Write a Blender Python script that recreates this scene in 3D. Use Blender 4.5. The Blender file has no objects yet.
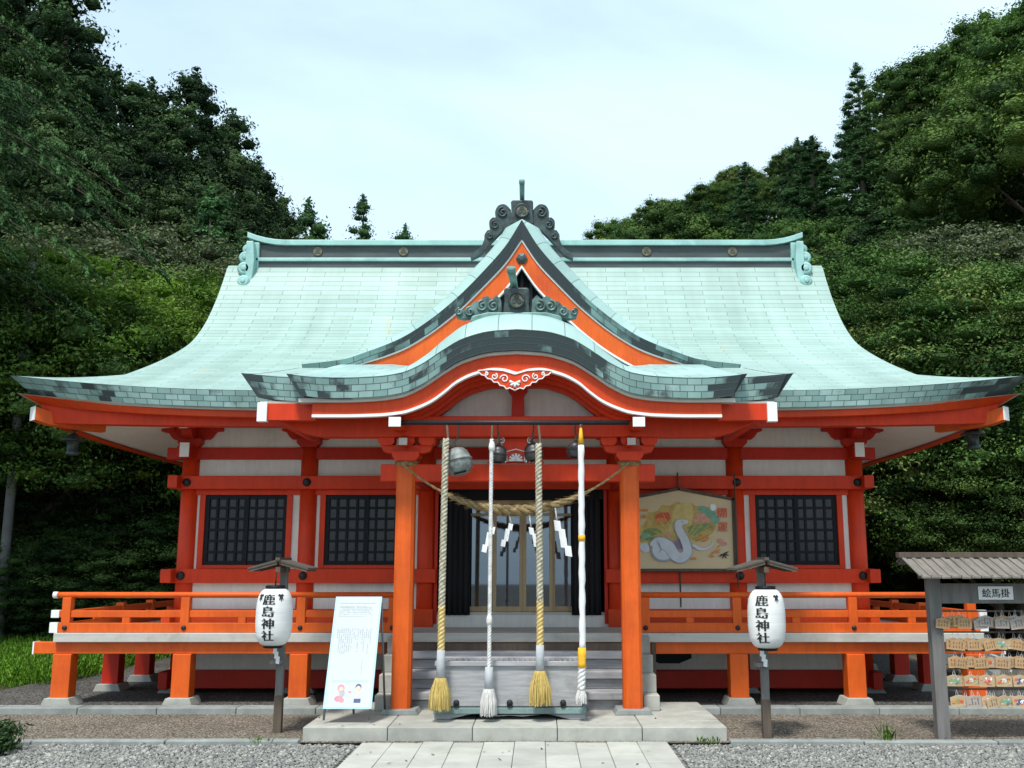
import bpy, bmesh, math, random
import numpy as np
from mathutils import Vector, Matrix, Euler
R = math.radians
PI = math.pi
SC = bpy.context.scene
COL = SC.collection

# ------------------------------------------------------------------ camera
CAMX, CAMZ, PITCH, FPX, CX, CY = 0.21, 1.6, R(10.26), 1000.0, 538.0, 384.0
cd = bpy.data.cameras.new('camera')
cam = bpy.data.objects.new('camera', cd)
COL.objects.link(cam)
cam.location = (CAMX, 0, CAMZ)
cam.rotation_euler = (PI / 2 + PITCH, 0, 0)
cd.sensor_width = 36
cd.lens = FPX / 1024 * 36
cd.shift_x = -(CX - 512) / 1024
cd.clip_start = 0.05
cd.clip_end = 3000
SC.camera = cam

# ------------------------------------------------------------------ world, sun, exposure
SUN_EL, SUN_AZ = R(62), R(200)          # azimuth measured from +Y (the view direction), clockwise
w = bpy.data.worlds.new('World')
SC.world = w
w.use_nodes = True
nt = w.node_tree
nt.nodes.clear()
sky = nt.nodes.new('ShaderNodeTexSky')
sky.sky_type = 'NISHITA'
sky.sun_disc = False
sky.sun_elevation = SUN_EL
sky.sun_rotation = SUN_AZ
sky.air_density = 1.0
sky.dust_density = 1.2
sky.ozone_density = 1.0
tc = nt.nodes.new('ShaderNodeTexCoord')
mp = nt.nodes.new('ShaderNodeMapping')
mp.inputs['Scale'].default_value = (1.0, 1.0, 2.2)
mp.inputs['Rotation'].default_value = (0.2, 0.35, 0.6)
nz = nt.nodes.new('ShaderNodeTexNoise')
nz.inputs['Scale'].default_value = 1.3
nz.inputs['Detail'].default_value = 7
nz.inputs['Roughness'].default_value = 0.5
nz.inputs['Distortion'].default_value = 0.6
cr = nt.nodes.new('ShaderNodeValToRGB')
cr.color_ramp.elements[0].position = 0.30
cr.color_ramp.elements[0].color = (0.42, 0.42, 0.42, 1)
cr.color_ramp.elements[1].position = 0.62
cr.color_ramp.elements[1].color = (0.9, 0.9, 0.9, 1)
mx = nt.nodes.new('ShaderNodeMix')
mx.data_type = 'RGBA'
mx.inputs[7].default_value = (5.0, 6.45, 7.35, 1)      # thin bright cloud veil
bg = nt.nodes.new('ShaderNodeBackground')
bg.inputs['Strength'].default_value = 0.095
ow = nt.nodes.new('ShaderNodeOutputWorld')
L = nt.links.new
L(tc.outputs['Generated'], mp.inputs['Vector'])
L(mp.outputs['Vector'], nz.inputs['Vector'])
L(nz.outputs['Fac'], cr.inputs['Fac'])
L(cr.outputs['Color'], mx.inputs[0])
L(sky.outputs['Color'], mx.inputs[6])
L(mx.outputs[2], bg.inputs['Color'])
L(bg.outputs['Background'], ow.inputs['Surface'])

sd = bpy.data.lights.new('sun', 'SUN')
sd.energy = 2.2
sd.angle = R(8)
sd.color = (1.0, 0.96, 0.90)
sun = bpy.data.objects.new('sun', sd)
COL.objects.link(sun)
sv = Vector((math.sin(SUN_AZ) * math.cos(SUN_EL), math.cos(SUN_AZ) * math.cos(SUN_EL), math.sin(SUN_EL)))
sun.rotation_euler = sv.to_track_quat('Z', 'Y').to_euler()
sun.location = sv * 60

SC.view_settings.view_transform = 'Standard'
SC.view_settings.look = 'None'
SC.view_settings.gamma = 1
SC.view_settings.exposure = 0.98
SC.cycles.max_bounces = 6
SC.cycles.diffuse_bounces = 3
SC.cycles.glossy_bounces = 3
SC.cycles.transmission_bounces = 4
SC.cycles.transparent_max_bounces = 6

# ------------------------------------------------------------------ measuring helpers (pixel of the photo at a known depth -> metres)
def zz(py, Y):
    return CAMZ + Y * math.tan(math.atan((CY - py) / FPX) + PITCH)
def xx(px, Y, z):
    return (px - CX) / FPX * (Y * math.cos(PITCH) + (z - CAMZ) * math.sin(PITCH)) + CAMX
def at(px, py, Y):
    z = zz(py, Y)
    return xx(px, Y, z), z

# ------------------------------------------------------------------ materials
def new_mat(name):
    m = bpy.data.materials.new(name)
    m.use_nodes = True
    t = m.node_tree
    b = t.nodes['Principled BSDF']
    return m, t, b

def N(t, kind, **kw):
    n = t.nodes.new(kind)
    for k, v in kw.items():
        if k in n.inputs:
            n.inputs[k].default_value = v
        else:
            setattr(n, k, v)
    return n

def ramp(t, fac, stops):
    r = t.nodes.new('ShaderNodeValToRGB')
    e = r.color_ramp.elements
    while len(e) < len(stops):
        e.new(0.5)
    for i, (p, c) in enumerate(stops):
        e[i].position = p
        e[i].color = (c[0], c[1], c[2], 1)
    t.links.new(fac, r.inputs['Fac'])
    return r.outputs['Color']

def mixc(t, fac, a, b, mode='MIX'):
    m = t.nodes.new('ShaderNodeMix')
    m.data_type = 'RGBA'
    m.blend_type = mode
    for i, s in ((0, fac), (6, a), (7, b)):
        if isinstance(s, (int, float)):
            m.inputs[i].default_value = s
        elif isinstance(s, tuple):
            m.inputs[i].default_value = (s[0], s[1], s[2], 1)
        else:
            t.links.new(s, m.inputs[i])
    return m.outputs[2]

def noise(t, scale, detail=4, rough=0.55, vec=None, stretch=None, dist=0.0):
    n = N(t, 'ShaderNodeTexNoise', Scale=scale, Detail=detail, Roughness=rough, Distortion=dist)
    if vec is None:
        vec = t.nodes.new('ShaderNodeTexCoord').outputs['Object']
    if stretch:
        m = N(t, 'ShaderNodeMapping', Scale=stretch)
        t.links.new(vec, m.inputs['Vector'])
        vec = m.outputs['Vector']
    t.links.new(vec, n.inputs['Vector'])
    return n.outputs['Fac']

def bump(t, b, h, strength=0.3, dist=0.01):
    n = N(t, 'ShaderNodeBump', Strength=strength, Distance=dist)
    t.links.new(h, n.inputs['Height'])
    t.links.new(n.outputs['Normal'], b.inputs['Normal'])

def mul(c, k):
    return tuple(min(1, v * k) for v in c)

def mat_noisy(name, col, var=0.2, scale=6, rough=0.6, bmp=0.15, bscale=60, stretch=None, metal=0.0, spec=0.5, dirt=None, col2=None, grain=0.0, island=0.0):
    m, t, b = new_mat(name)
    f = noise(t, scale, 5, 0.6, stretch=stretch)
    c = ramp(t, f, [(0.3, mul(col, 1 - var)), (0.7, col2 if col2 else mul(col, 1 + var * 0.6))])
    if dirt:
        g = ramp(t, noise(t, scale * 0.45 + 0.7, 6, 0.65), [(0.52, (0, 0, 0)), (0.74, (1, 1, 1))])
        c = mixc(t, g, c, dirt)
    if grain:
        g1 = ramp(t, noise(t, 9, 7, 0.7, stretch=(2.5, 2.5, 0.35)), [(0.30, (1 - grain, 1 - grain, 1 - grain)), (0.62, (1.03, 1.03, 1.03))])
        c = mixc(t, 1.0, c, g1, 'MULTIPLY')
        g2 = ramp(t, noise(t, 38, 6, 0.75), [(0.64, (0, 0, 0)), (0.76, (0.55, 0.55, 0.55))])
        c = mixc(t, g2, c, mul(col, 0.55))
    if island:
        gi = t.nodes.new('ShaderNodeNewGeometry')
        c = mixc(t, 1.0, c, ramp(t, gi.outputs['Random Per Island'], [(0.0, (1 - island, 1 - island, 1 - island)), (1.0, (1 + island * .4, 1 + island * .4, 1 + island * .3))]), 'MULTIPLY')
    t.links.new(c, b.inputs['Base Color'])
    b.inputs['Roughness'].default_value = rough
    b.inputs['Metallic'].default_value = metal
    b.inputs['Specular IOR Level'].default_value = spec
    if bmp:
        bump(t, b, noise(t, bscale, 4, 0.6, stretch=stretch), bmp, 0.006)
    return m

def mat_copper_tile(name, bw, bh, cols, line, dark, dark_lo, dark_hi, streak, dscale=1.3, rough=0.5, rust=0.0):
    """verdigris copper sheets laid in courses, on the UVs (metres)"""
    m, t, b = new_mat(name)
    uv = t.nodes.new('ShaderNodeUVMap').outputs['UV']
    br = N(t, 'ShaderNodeTexBrick')
    br.offset = 0.5
    br.inputs['Scale'].default_value = 1.0
    br.inputs['Mortar Size'].default_value = 0.0045
    br.inputs['Mortar Smooth'].default_value = 0.25
    br.inputs['Brick Width'].default_value = bw
    br.inputs['Row Height'].default_value = bh
    br.inputs['Bias'].default_value = 0.0
    br.inputs['Color1'].default_value = (*cols[0], 1)
    br.inputs['Color2'].default_value = (*cols[1], 1)
    br.inputs['Mortar'].default_value = (*line, 1)
    t.links.new(uv, br.inputs['Vector'])
    c = br.outputs['Color']
    s = ramp(t, noise(t, 1.0, 6, 0.6, vec=uv, stretch=streak), [(0.32, (0.70, 0.71, 0.68)), (0.66, (1.08, 1.06, 1.06))])
    c = mixc(t, 0.8, c, s, 'MULTIPLY')
    # patina blotches follow the sheets: noise sampled per brick colour plus a broad patch mask
    fa = N(t, 'ShaderNodeMath', operation='ADD')
    t.links.new(noise(t, dscale, 5, 0.62, vec=uv), fa.inputs[0])
    sep = N(t, 'ShaderNodeSeparateColor')
    br2 = N(t, 'ShaderNodeTexBrick')
    br2.offset = 0.5
    for k, v in (('Scale', 1.0), ('Mortar Size', 0.0), ('Brick Width', bw), ('Row Height', bh)):
        br2.inputs[k].default_value = v
    br2.inputs['Color1'].default_value = (0, 0, 0, 1)
    br2.inputs['Color2'].default_value = (1, 1, 1, 1)
    t.links.new(uv, br2.inputs['Vector'])
    sc = N(t, 'ShaderNodeMath', operation='MULTIPLY_ADD')
    sc.inputs[1].default_value = 0.30
    sc.inputs[2].default_value = -0.15
    t.links.new(br2.outputs['Color'], sc.inputs[0])
    t.links.new(sc.outputs[0], fa.inputs[1])
    at_ = t.nodes.new('ShaderNodeAttribute')
    at_.attribute_name = 'weather'
    fb = N(t, 'ShaderNodeMath', operation='ADD')
    t.links.new(fa.outputs[0], fb.inputs[0])
    t.links.new(at_.outputs['Fac'], fb.inputs[1])
    msk = ramp(t, fb.outputs[0], [(dark_lo, (0, 0, 0)), (dark_hi, (1, 1, 1))])
    c = mixc(t, msk, c, dark)
    if rust:
        rm = ramp(t, noise(t, 0.9, 7, 0.7, vec=uv, stretch=(2.2, 0.5, 1)), [(0.62, (0, 0, 0)), (0.78, (rust, rust, rust))])
        c = mixc(t, rm, c, (0.42, 0.33, 0.16))
    t.links.new(c, b.inputs['Base Color'])
    b.inputs['Roughness'].default_value = rough
    b.inputs['Specular IOR Level'].default_value = 0.5
    iv = N(t, 'ShaderNodeMath', operation='SUBTRACT')
    iv.inputs[0].default_value = 1.0
    t.links.new(br.outputs['Fac'], iv.inputs[1])
    bump(t, b, iv.outputs[0], 0.5, 0.01)
    return m

M = {}
M['orange'] = mat_noisy('weathered orange lacquer', (0.70, 0.108, 0.008), 0.16, 2.2, 0.5, 0.08, 40, spec=0.35, dirt=(0.56, 0.066, 0.008), grain=0.16)
M['red'] = mat_noisy('vermilion lacquer', (0.64, 0.040, 0.005), 0.16, 1.8, 0.5, 0.06, 40, spec=0.3, grain=0.16)
M['red_dark'] = mat_noisy('deep vermilion lacquer', (0.50, 0.020, 0.005), 0.16, 1.8, 0.5, 0.06, 40, spec=0.3, grain=0.16)
M['vermil'] = mat_noisy('bright vermilion lacquer', (0.64, 0.055, 0.006), 0.15, 1.6, 0.5, 0.06, 40, spec=0.3, grain=0.16)
M['plaster'] = mat_noisy('white plaster', (0.72, 0.70, 0.655), 0.07, 1.4, 0.85, 0.10, 90, dirt=(0.60, 0.57, 0.51), grain=0.10)
M['white'] = mat_noisy('white paint', (0.80, 0.80, 0.78), 0.05, 5, 0.5, 0.05, 80)
M['trim'] = mat_noisy('pale weathered trim', (0.46, 0.45, 0.40), 0.15, 4, 0.7, 0.1, 60)
M['black'] = mat_noisy('black lacquer', (0.006, 0.007, 0.010), 0.2, 4, 0.5, 0.0, spec=0.2)
M['iron'] = mat_noisy('blackened iron', (0.022, 0.024, 0.026), 0.3, 18, 0.5, 0.2, 60, metal=0.4)
M['curtain'] = mat_noisy('black curtain cloth', (0.010, 0.010, 0.013), 0.3, 3, 0.9, 0.2, 20, stretch=(6, 6, 0.4))
M['stone'] = mat_noisy('pale dressed stone', (0.40, 0.40, 0.36), 0.22, 5, 0.8, 0.35, 90, dirt=(0.27, 0.28, 0.24), island=0.16)
M['path'] = mat_noisy('pale paving stone', (0.45, 0.455, 0.41), 0.16, 3, 0.75, 0.25, 90, dirt=(0.34, 0.35, 0.30), island=0.15)
M['stone_grey'] = mat_noisy('grey stone', (0.27, 0.29, 0.28), 0.25, 6, 0.85, 0.35, 90, dirt=(0.17, 0.20, 0.17), island=0.18)
M['grey_wood'] = mat_noisy('weathered grey wood', (0.36, 0.36, 0.37), 0.28, 5, 0.8, 0.3, 50, stretch=(0.6, 3, 7), dirt=(0.20, 0.19, 0.18))
M['deck_edge'] = mat_noisy('pale deck boards', (0.50, 0.49, 0.44), 0.14, 3, 0.75, 0.2, 50, stretch=(0.5, 3, 6), dirt=(0.34, 0.32, 0.27))
M['dark_wood'] = mat_noisy('dark aged wood', (0.10, 0.075, 0.055), 0.35, 6, 0.8, 0.3, 50, stretch=(3, 3, 0.5))
M['post_wood'] = mat_noisy('grey aged post wood', (0.17, 0.16, 0.15), 0.3, 5, 0.85, 0.35, 60, stretch=(4, 4, 0.4))
M['tan_frame'] = mat_noisy('tan door timber', (0.42, 0.30, 0.16), 0.2, 4, 0.5, 0.1, 50, stretch=(4, 4, 0.5))
M['bronze'] = mat_noisy('dark patinated bronze', (0.026, 0.036, 0.038), 0.45, 9, 0.5, 0.25, 40, metal=0.2, col2=(0.060, 0.095, 0.092))
M['bronze_green'] = mat_noisy('green bronze', (0.16, 0.30, 0.27), 0.5, 6, 0.5, 0.2, 40, metal=0.2)
M['verdigris'] = mat_noisy('pale verdigris copper', (0.33, 0.56, 0.52), 0.18, 2.4, 0.45, 0.12, 30, stretch=(1, 1, 1), dirt=(0.16, 0.32, 0.31))
M['bronze_mid'] = mat_noisy('bronze with green patina', (0.050, 0.085, 0.080), 0.5, 12, 0.5, 0.2, 40, metal=0.2, col2=(0.15, 0.27, 0.245))
M['ridge_dark'] = mat_noisy('dark ridge copper', (0.060, 0.075, 0.075), 0.4, 2.5, 0.5, 0.1, 40, stretch=(0.6, 2, 3))
M['gold'] = mat_noisy('dull gilt', (0.20, 0.17, 0.10), 0.4, 20, 0.5, 0.1, 60, metal=0.3)
M['bell'] = mat_noisy('grey bell bronze', (0.15, 0.17, 0.165), 0.4, 14, 0.6, 0.3, 70, metal=0.2, col2=(0.30, 0.34, 0.32))
M['bell_dark'] = mat_noisy('dark bell bronze', (0.085, 0.085, 0.085), 0.35, 14, 0.42, 0.25, 70, metal=0.55)
M['roof_copper'] = mat_copper_tile('verdigris roof sheets', 0.60, 0.112, ((0.285, 0.41, 0.367), (0.34, 0.475, 0.428)), (0.14, 0.21, 0.19), (0.31, 0.46, 0.42), 0.62, 0.82, (1.5, 0.16, 1), 0.9, 0.5, rust=0.75)
M['edge_copper'] = mat_copper_tile('stained copper eave sheets', 0.145, 0.064, ((0.19, 0.33, 0.31), (0.35, 0.53, 0.50)), (0.08, 0.13, 0.125), (0.028, 0.044, 0.046), 0.55, 0.68, (2.5, 1.2, 1), 1.6, 0.5)
M['verge_copper'] = mat_copper_tile('dark stained verge sheets', 0.22, 0.08, ((0.15, 0.27, 0.255), (0.25, 0.41, 0.385)), (0.05, 0.08, 0.08), (0.022, 0.034, 0.036), 0.44, 0.60, (2.5, 1.2, 1), 1.3, 0.5)
M['roll_copper'] = mat_copper_tile('verdigris rolled verge sheets', 0.34, 0.42, ((0.31, 0.47, 0.44), (0.37, 0.54, 0.505)), (0.10, 0.17, 0.165), (0.25, 0.42, 0.40), 0.66, 0.86, (1.5, 0.8, 1), 1.1, 0.45)

def glass_mat():
    m, t, b = new_mat('dark reflecting glass')
    b.inputs['Base Color'].default_value = (0.015, 0.02, 0.025, 1)
    b.inputs['Roughness'].default_value = 0.03
    g = N(t, 'ShaderNodeBsdfGlossy', Roughness=0.02)
    g.inputs['Color'].default_value = (0.55, 0.70, 0.90, 1)
    mxs = N(t, 'ShaderNodeMixShader')
    mxs.inputs[0].default_value = 0.19
    t.links.new(b.outputs[0], mxs.inputs[1])
    t.links.new(g.outputs[0], mxs.inputs[2])
    t.links.new(mxs.outputs[0], t.nodes['Material Output'].inputs['Surface'])
    return m
M['glass'] = glass_mat()
M['shoji'] = mat_noisy('dim window glass', (0.017, 0.019, 0.028), 0.5, 1.6, 0.25, 0.0, spec=0.4)

def rope_mat(name, c1, c2):
    return mat_noisy(name, c1, 0.25, 30, 0.85, 0.4, 160, col2=c2)
M['rope_mix'] = rope_mat('olive and cream rope', (0.26, 0.23, 0.13), (0.60, 0.56, 0.44))
M['rope_white'] = rope_mat('white rope', (0.66, 0.65, 0.62), (0.80, 0.79, 0.76))
M['rope_yellow'] = rope_mat('yellow rope', (0.56, 0.36, 0.08), (0.72, 0.58, 0.28))
M['straw'] = mat_noisy('rice straw rope', (0.22, 0.15, 0.06), 0.4, 30, 0.9, 0.5, 120, col2=(0.36, 0.265, 0.125))
M['tassel_y'] = mat_noisy('yellow tassel yarn', (0.55, 0.36, 0.06), 0.4, 30, 0.9, 0.5, 60, stretch=(6, 6, 0.4), col2=(0.72, 0.55, 0.20))
M['tassel_w'] = mat_noisy('white tassel yarn', (0.55, 0.53, 0.50), 0.3, 30, 0.9, 0.5, 60, stretch=(6, 6, 0.4), col2=(0.80, 0.78, 0.75))
M['cloth_white'] = mat_noisy('white cloth wrap', (0.74, 0.74, 0.74), 0.1, 8, 0.9, 0.3, 40)
M['cloth_yellow'] = mat_noisy('yellow cloth band', (0.80, 0.42, 0.02), 0.1, 8, 0.9, 0.2, 40)
M['sleeve'] = mat_noisy('grey canvas sleeve', (0.40, 0.42, 0.44), 0.15, 12, 0.9, 0.2, 60)
M['paper'] = mat_noisy('white paper', (0.80, 0.80, 0.80), 0.04, 8, 0.8, 0.05, 40)
M['lantern_paper'] = mat_noisy('lantern paper', (0.76, 0.76, 0.74), 0.08, 4, 0.6, 0.1, 20, stretch=(0.6, 0.6, 14), dirt=(0.62, 0.61, 0.56))
M['ink'] = mat_noisy('black ink', (0.012, 0.012, 0.014), 0.2, 9, 0.7, 0)
M['ink_grey'] = mat_noisy('faint grey print', (0.42, 0.45, 0.47), 0.2, 30, 0.8, 0)
M['print_blue'] = mat_noisy('pale blue print', (0.42, 0.66, 0.76), 0.1, 6, 0.6, 0)
M['board_white'] = mat_noisy('white printed sheet', (0.54, 0.59, 0.60), 0.04, 3, 0.35, 0)
M['pink'] = mat_noisy('pink print', (0.72, 0.28, 0.33), 0.2, 20, 0.7, 0)
M['skin'] = mat_noisy('pale skin print', (0.75, 0.52, 0.42), 0.1, 20, 0.7, 0)
M['navy'] = mat_noisy('navy print', (0.08, 0.10, 0.22), 0.1, 20, 0.7, 0)
M['steel'] = mat_noisy('grey tube steel', (0.16, 0.17, 0.18), 0.2, 8, 0.4, 0, metal=0.6)
M['beige_paint'] = mat_noisy('beige painted ground', (0.62, 0.49, 0.29), 0.07, 3, 0.6, 0.05, 40)
M['p_gold'] = mat_noisy('ochre paint', (0.50, 0.31, 0.06), 0.3, 9, 0.6, 0, col2=(0.62, 0.47, 0.15))
M['p_yel'] = mat_noisy('pale yellow paint', (0.62, 0.50, 0.18), 0.2, 9, 0.6, 0)
M['p_red'] = mat_noisy('red paint', (0.62, 0.09, 0.04), 0.15, 12, 0.6, 0)
M['p_green'] = mat_noisy('green paint', (0.16, 0.27, 0.08), 0.35, 14, 0.6, 0, col2=(0.33, 0.40, 0.14))
M['p_jade'] = mat_noisy('jade paint', (0.17, 0.38, 0.26), 0.25, 14, 0.6, 0)
M['p_pink'] = mat_noisy('rose paint', (0.66, 0.30, 0.24), 0.25, 14, 0.6, 0)
M['p_orange'] = mat_noisy('orange paint', (0.62, 0.24, 0.06), 0.25, 14, 0.6, 0)
M['p_violet'] = mat_noisy('violet paint', (0.28, 0.20, 0.30), 0.2, 9, 0.6, 0)
M['p_snake'] = mat_noisy('pale blue white paint', (0.56, 0.60, 0.64), 0.12, 10, 0.6, 0)
M['p_shade'] = mat_noisy('grey blue paint', (0.30, 0.34, 0.40), 0.15, 10, 0.6, 0)
M['ema_tan'] = mat_noisy('bare plaque wood', (0.44, 0.27, 0.13), 0.2, 12, 0.75, 0.15, 60, stretch=(1, 3, 8))
M['ema_pale'] = mat_noisy('pale plaque wood', (0.46, 0.33, 0.19), 0.2, 12, 0.75, 0.15, 60, stretch=(1, 3, 8))
M['ema_grey'] = mat_noisy('weathered plaque wood', (0.36, 0.31, 0.27), 0.2, 12, 0.8, 0.15, 60, stretch=(1, 3, 8))
M['rack_plank'] = mat_noisy('weathered rack planks', (0.18, 0.16, 0.135), 0.35, 6, 0.85, 0.3, 60, stretch=(5, 0.8, 0.8), dirt=(0.16, 0.14, 0.12))
M['dull_teal'] = mat_noisy('dull teal copper trim', (0.19, 0.29, 0.28), 0.3, 6, 0.6, 0.15, 40, dirt=(0.10, 0.12, 0.12))
M['roof_wood'] = mat_noisy('brown grey roof boards', (0.085, 0.072, 0.058), 0.35, 6, 0.85, 0.3, 60, stretch=(0.8, 5, 5))
M['pole'] = mat_noisy('concrete pole', (0.22, 0.225, 0.235), 0.25, 3, 0.8, 0.1, 30)

def ground_mat(name, stops, scale, big, bmp, vor=None):
    m, t, b = new_mat(name)
    oc = t.nodes.new('ShaderNodeTexCoord').outputs['Object']
    if vor:
        v = N(t, 'ShaderNodeTexVoronoi', Scale=vor)
        t.links.new(oc, v.inputs['Vector'])
        sp = N(t, 'ShaderNodeSeparateColor')
        t.links.new(v.outputs['Color'], sp.inputs[0])
        c = ramp(t, sp.outputs[0], stops)
        d = ramp(t, v.outputs['Distance'], [(0.25, (1, 1, 1)), (0.62, (0.35, 0.34, 0.32))])
        c = mixc(t, 1.0, c, d, 'MULTIPLY')
        iv = N(t, 'ShaderNodeMath', operation='SUBTRACT')
        iv.inputs[0].default_value = 1
        t.links.new(v.outputs['Distance'], iv.inputs[1])
        bump(t, b, iv.outputs[0], bmp, 0.02)
    else:
        f = noise(t, scale, 8, 0.7, vec=oc)
        c = ramp(t, f, stops)
        bump(t, b, noise(t, scale * 4, 6, 0.7, vec=oc), bmp, 0.02)
    g = ramp(t, noise(t, big, 4, 0.6, vec=oc), [(0.3, (0.78, 0.78, 0.78)), (0.7, (1.1, 1.1, 1.1))])
    c = mixc(t, 1.0, c, g, 'MULTIPLY')
    t.links.new(c, b.inputs['Base Color'])
    b.inputs['Roughness'].default_value = 0.9
    b.inputs['Specular IOR Level'].default_value = 0.25
    return m
M['earth'] = ground_mat('earth', [(0.3, (0.07, 0.055, 0.035)), (0.7, (0.16, 0.13, 0.09))], 1.3, 0.2, 0.5)
M['dirt'] = ground_mat('brown grit', [(0.2, (0.185, 0.158, 0.125)), (0.5, (0.29, 0.246, 0.195)), (0.8, (0.40, 0.35, 0.285))], 60, 1.2, 0.6, vor=55)
M['gravel'] = ground_mat('grey gravel bed', [(0.1, (0.17, 0.17, 0.165)), (0.5, (0.33, 0.33, 0.32)), (0.9, (0.52, 0.51, 0.48))], 60, 0.8, 0.7, vor=42)
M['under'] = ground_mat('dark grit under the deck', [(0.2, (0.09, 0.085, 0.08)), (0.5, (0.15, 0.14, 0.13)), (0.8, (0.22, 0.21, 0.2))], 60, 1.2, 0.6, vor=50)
M['forest_floor'] = ground_mat('forest floor', [(0.3, (0.018, 0.026, 0.010)), (0.7, (0.045, 0.065, 0.022))], 0.6, 0.1, 0.8)

def pebble_mat():
    m, t, b = new_mat('pebble')
    at_ = t.nodes.new('ShaderNodeAttribute')
    at_.attribute_name = 'tint'
    c = ramp(t, at_.outputs['Fac'], [(0.0, (0.12, 0.122, 0.115)), (0.4, (0.185, 0.188, 0.175)), (0.8, (0.25, 0.245, 0.22)), (1.0, (0.38, 0.37, 0.33))])
    t.links.new(c, b.inputs['Base Color'])
    b.inputs['Roughness'].default_value = 0.75
    return m
M['pebble'] = pebble_mat()

def leaf_mat(name, dark, light, trans=0.14, rough=0.55):
    m, t, b = new_mat(name)
    at_ = t.nodes.new('ShaderNodeAttribute')
    at_.attribute_name = 'tint'
    oi = t.nodes.new('ShaderNodeObjectInfo')
    c = ramp(t, at_.outputs['Fac'], [(0.05, dark), (0.95, light)])
    h = N(t, 'ShaderNodeHueSaturation')
    r1 = N(t, 'ShaderNodeMapRange')
    r1.inputs['To Min'].default_value = 0.485
    r1.inputs['To Max'].default_value = 0.515
    r2 = N(t, 'ShaderNodeMapRange')
    r2.inputs['To Min'].default_value = 0.62
    r2.inputs['To Max'].default_value = 1.38
    t.links.new(oi.outputs['Random'], r1.inputs['Value'])
    mm = N(t, 'ShaderNodeMath', operation='FRACT')
    m7 = N(t, 'ShaderNodeMath', operation='MULTIPLY')
    m7.inputs[1].default_value = 7.31
    t.links.new(oi.outputs['Random'], m7.inputs[0])
    t.links.new(m7.outputs[0], mm.inputs[0])
    t.links.new(mm.outputs[0], r2.inputs['Value'])
    t.links.new(r1.outputs[0], h.inputs['Hue'])
    t.links.new(r2.outputs[0], h.inputs['Value'])
    t.links.new(c, h.inputs['Color'])
    c = h.outputs['Color']
    t.links.new(c, b.inputs['Base Color'])
    b.inputs['Roughness'].default_value = 0.85
    b.inputs['Specular IOR Level'].default_value = 0.12
    vb = N(t, 'ShaderNodeTexVoronoi', Scale=17.0)
    t.links.new(t.nodes.new('ShaderNodeTexCoord').outputs['Object'], vb.inputs['Vector'])
    bump(t, b, vb.outputs['Distance'], 1.0, 0.10)
    tr = N(t, 'ShaderNodeBsdfTranslucent')
    t.links.new(mixc(t, 1.0, c, (1.0, 1.1, 0.5), 'MULTIPLY'), tr.inputs['Color'])
    mxs = N(t, 'ShaderNodeMixShader')
    mxs.inputs[0].default_value = trans
    t.links.new(b.outputs[0], mxs.inputs[1])
    t.links.new(tr.outputs[0], mxs.inputs[2])
    t.links.new(mxs.outputs[0], t.nodes['Material Output'].inputs['Surface'])
    return m
M['leaf_cedar'] = leaf_mat('dark cedar foliage', (0.017, 0.037, 0.016), (0.072, 0.128, 0.046))
M['leaf_con'] = leaf_mat('conifer foliage', (0.019, 0.052, 0.023), (0.080, 0.165, 0.058))
M['leaf_broad'] = leaf_mat('broadleaf foliage', (0.032, 0.075, 0.020), (0.145, 0.255, 0.062))
M['leaf_olive'] = leaf_mat('olive foliage', (0.046, 0.084, 0.023), (0.18, 0.265, 0.075))
M['leaf_bright'] = leaf_mat('bright green foliage', (0.046, 0.105, 0.018), (0.19, 0.34, 0.060), 0.3)
M['leaf_grey'] = leaf_mat('grey green foliage', (0.060, 0.085, 0.045), (0.20, 0.245, 0.135))
M['leaf_feather'] = leaf_mat('feathery cedar foliage', (0.026, 0.068, 0.026), (0.11, 0.21, 0.075))
M['leaf_shade'] = leaf_mat('shade tree foliage', (0.026, 0.062, 0.020), (0.12, 0.215, 0.060))
M['grass'] = leaf_mat('grass blade', (0.07, 0.15, 0.015), (0.22, 0.42, 0.05), 0.3)
M['dry_leaf'] = leaf_mat('dry leaf', (0.10, 0.06, 0.025), (0.30, 0.20, 0.08), 0.1)
M['bark'] = mat_noisy('bark', (0.085, 0.065, 0.045), 0.4, 5, 0.9, 0.5, 40, stretch=(4, 4, 0.6))

# ------------------------------------------------------------------ object helpers
def offset_of(p):
    v = Vector((0, 0, 0))
    while p is not None:
        v = v + p.location
        p = p.parent
    return v

def tag(o, label=None, cat=None, group=None, kind=None):
    for k, v in (('label', label), ('category', cat), ('group', group), ('kind', kind)):
        if v:
            o[k] = v
    return o

def thing(name, loc, label, cat, group=None):
    o = bpy.data.objects.new(name, None)
    COL.objects.link(o)
    o.location = loc
    o.empty_display_size = 0.2
    return tag(o, label, cat, group)

def copy_tree(o, parent=None, skip_label=True):
    c = o.copy()
    COL.objects.link(c)
    if parent is not None:
        c.parent = parent
    for ch in list(o.children):
        copy_tree(ch, c)
    return c

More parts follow.
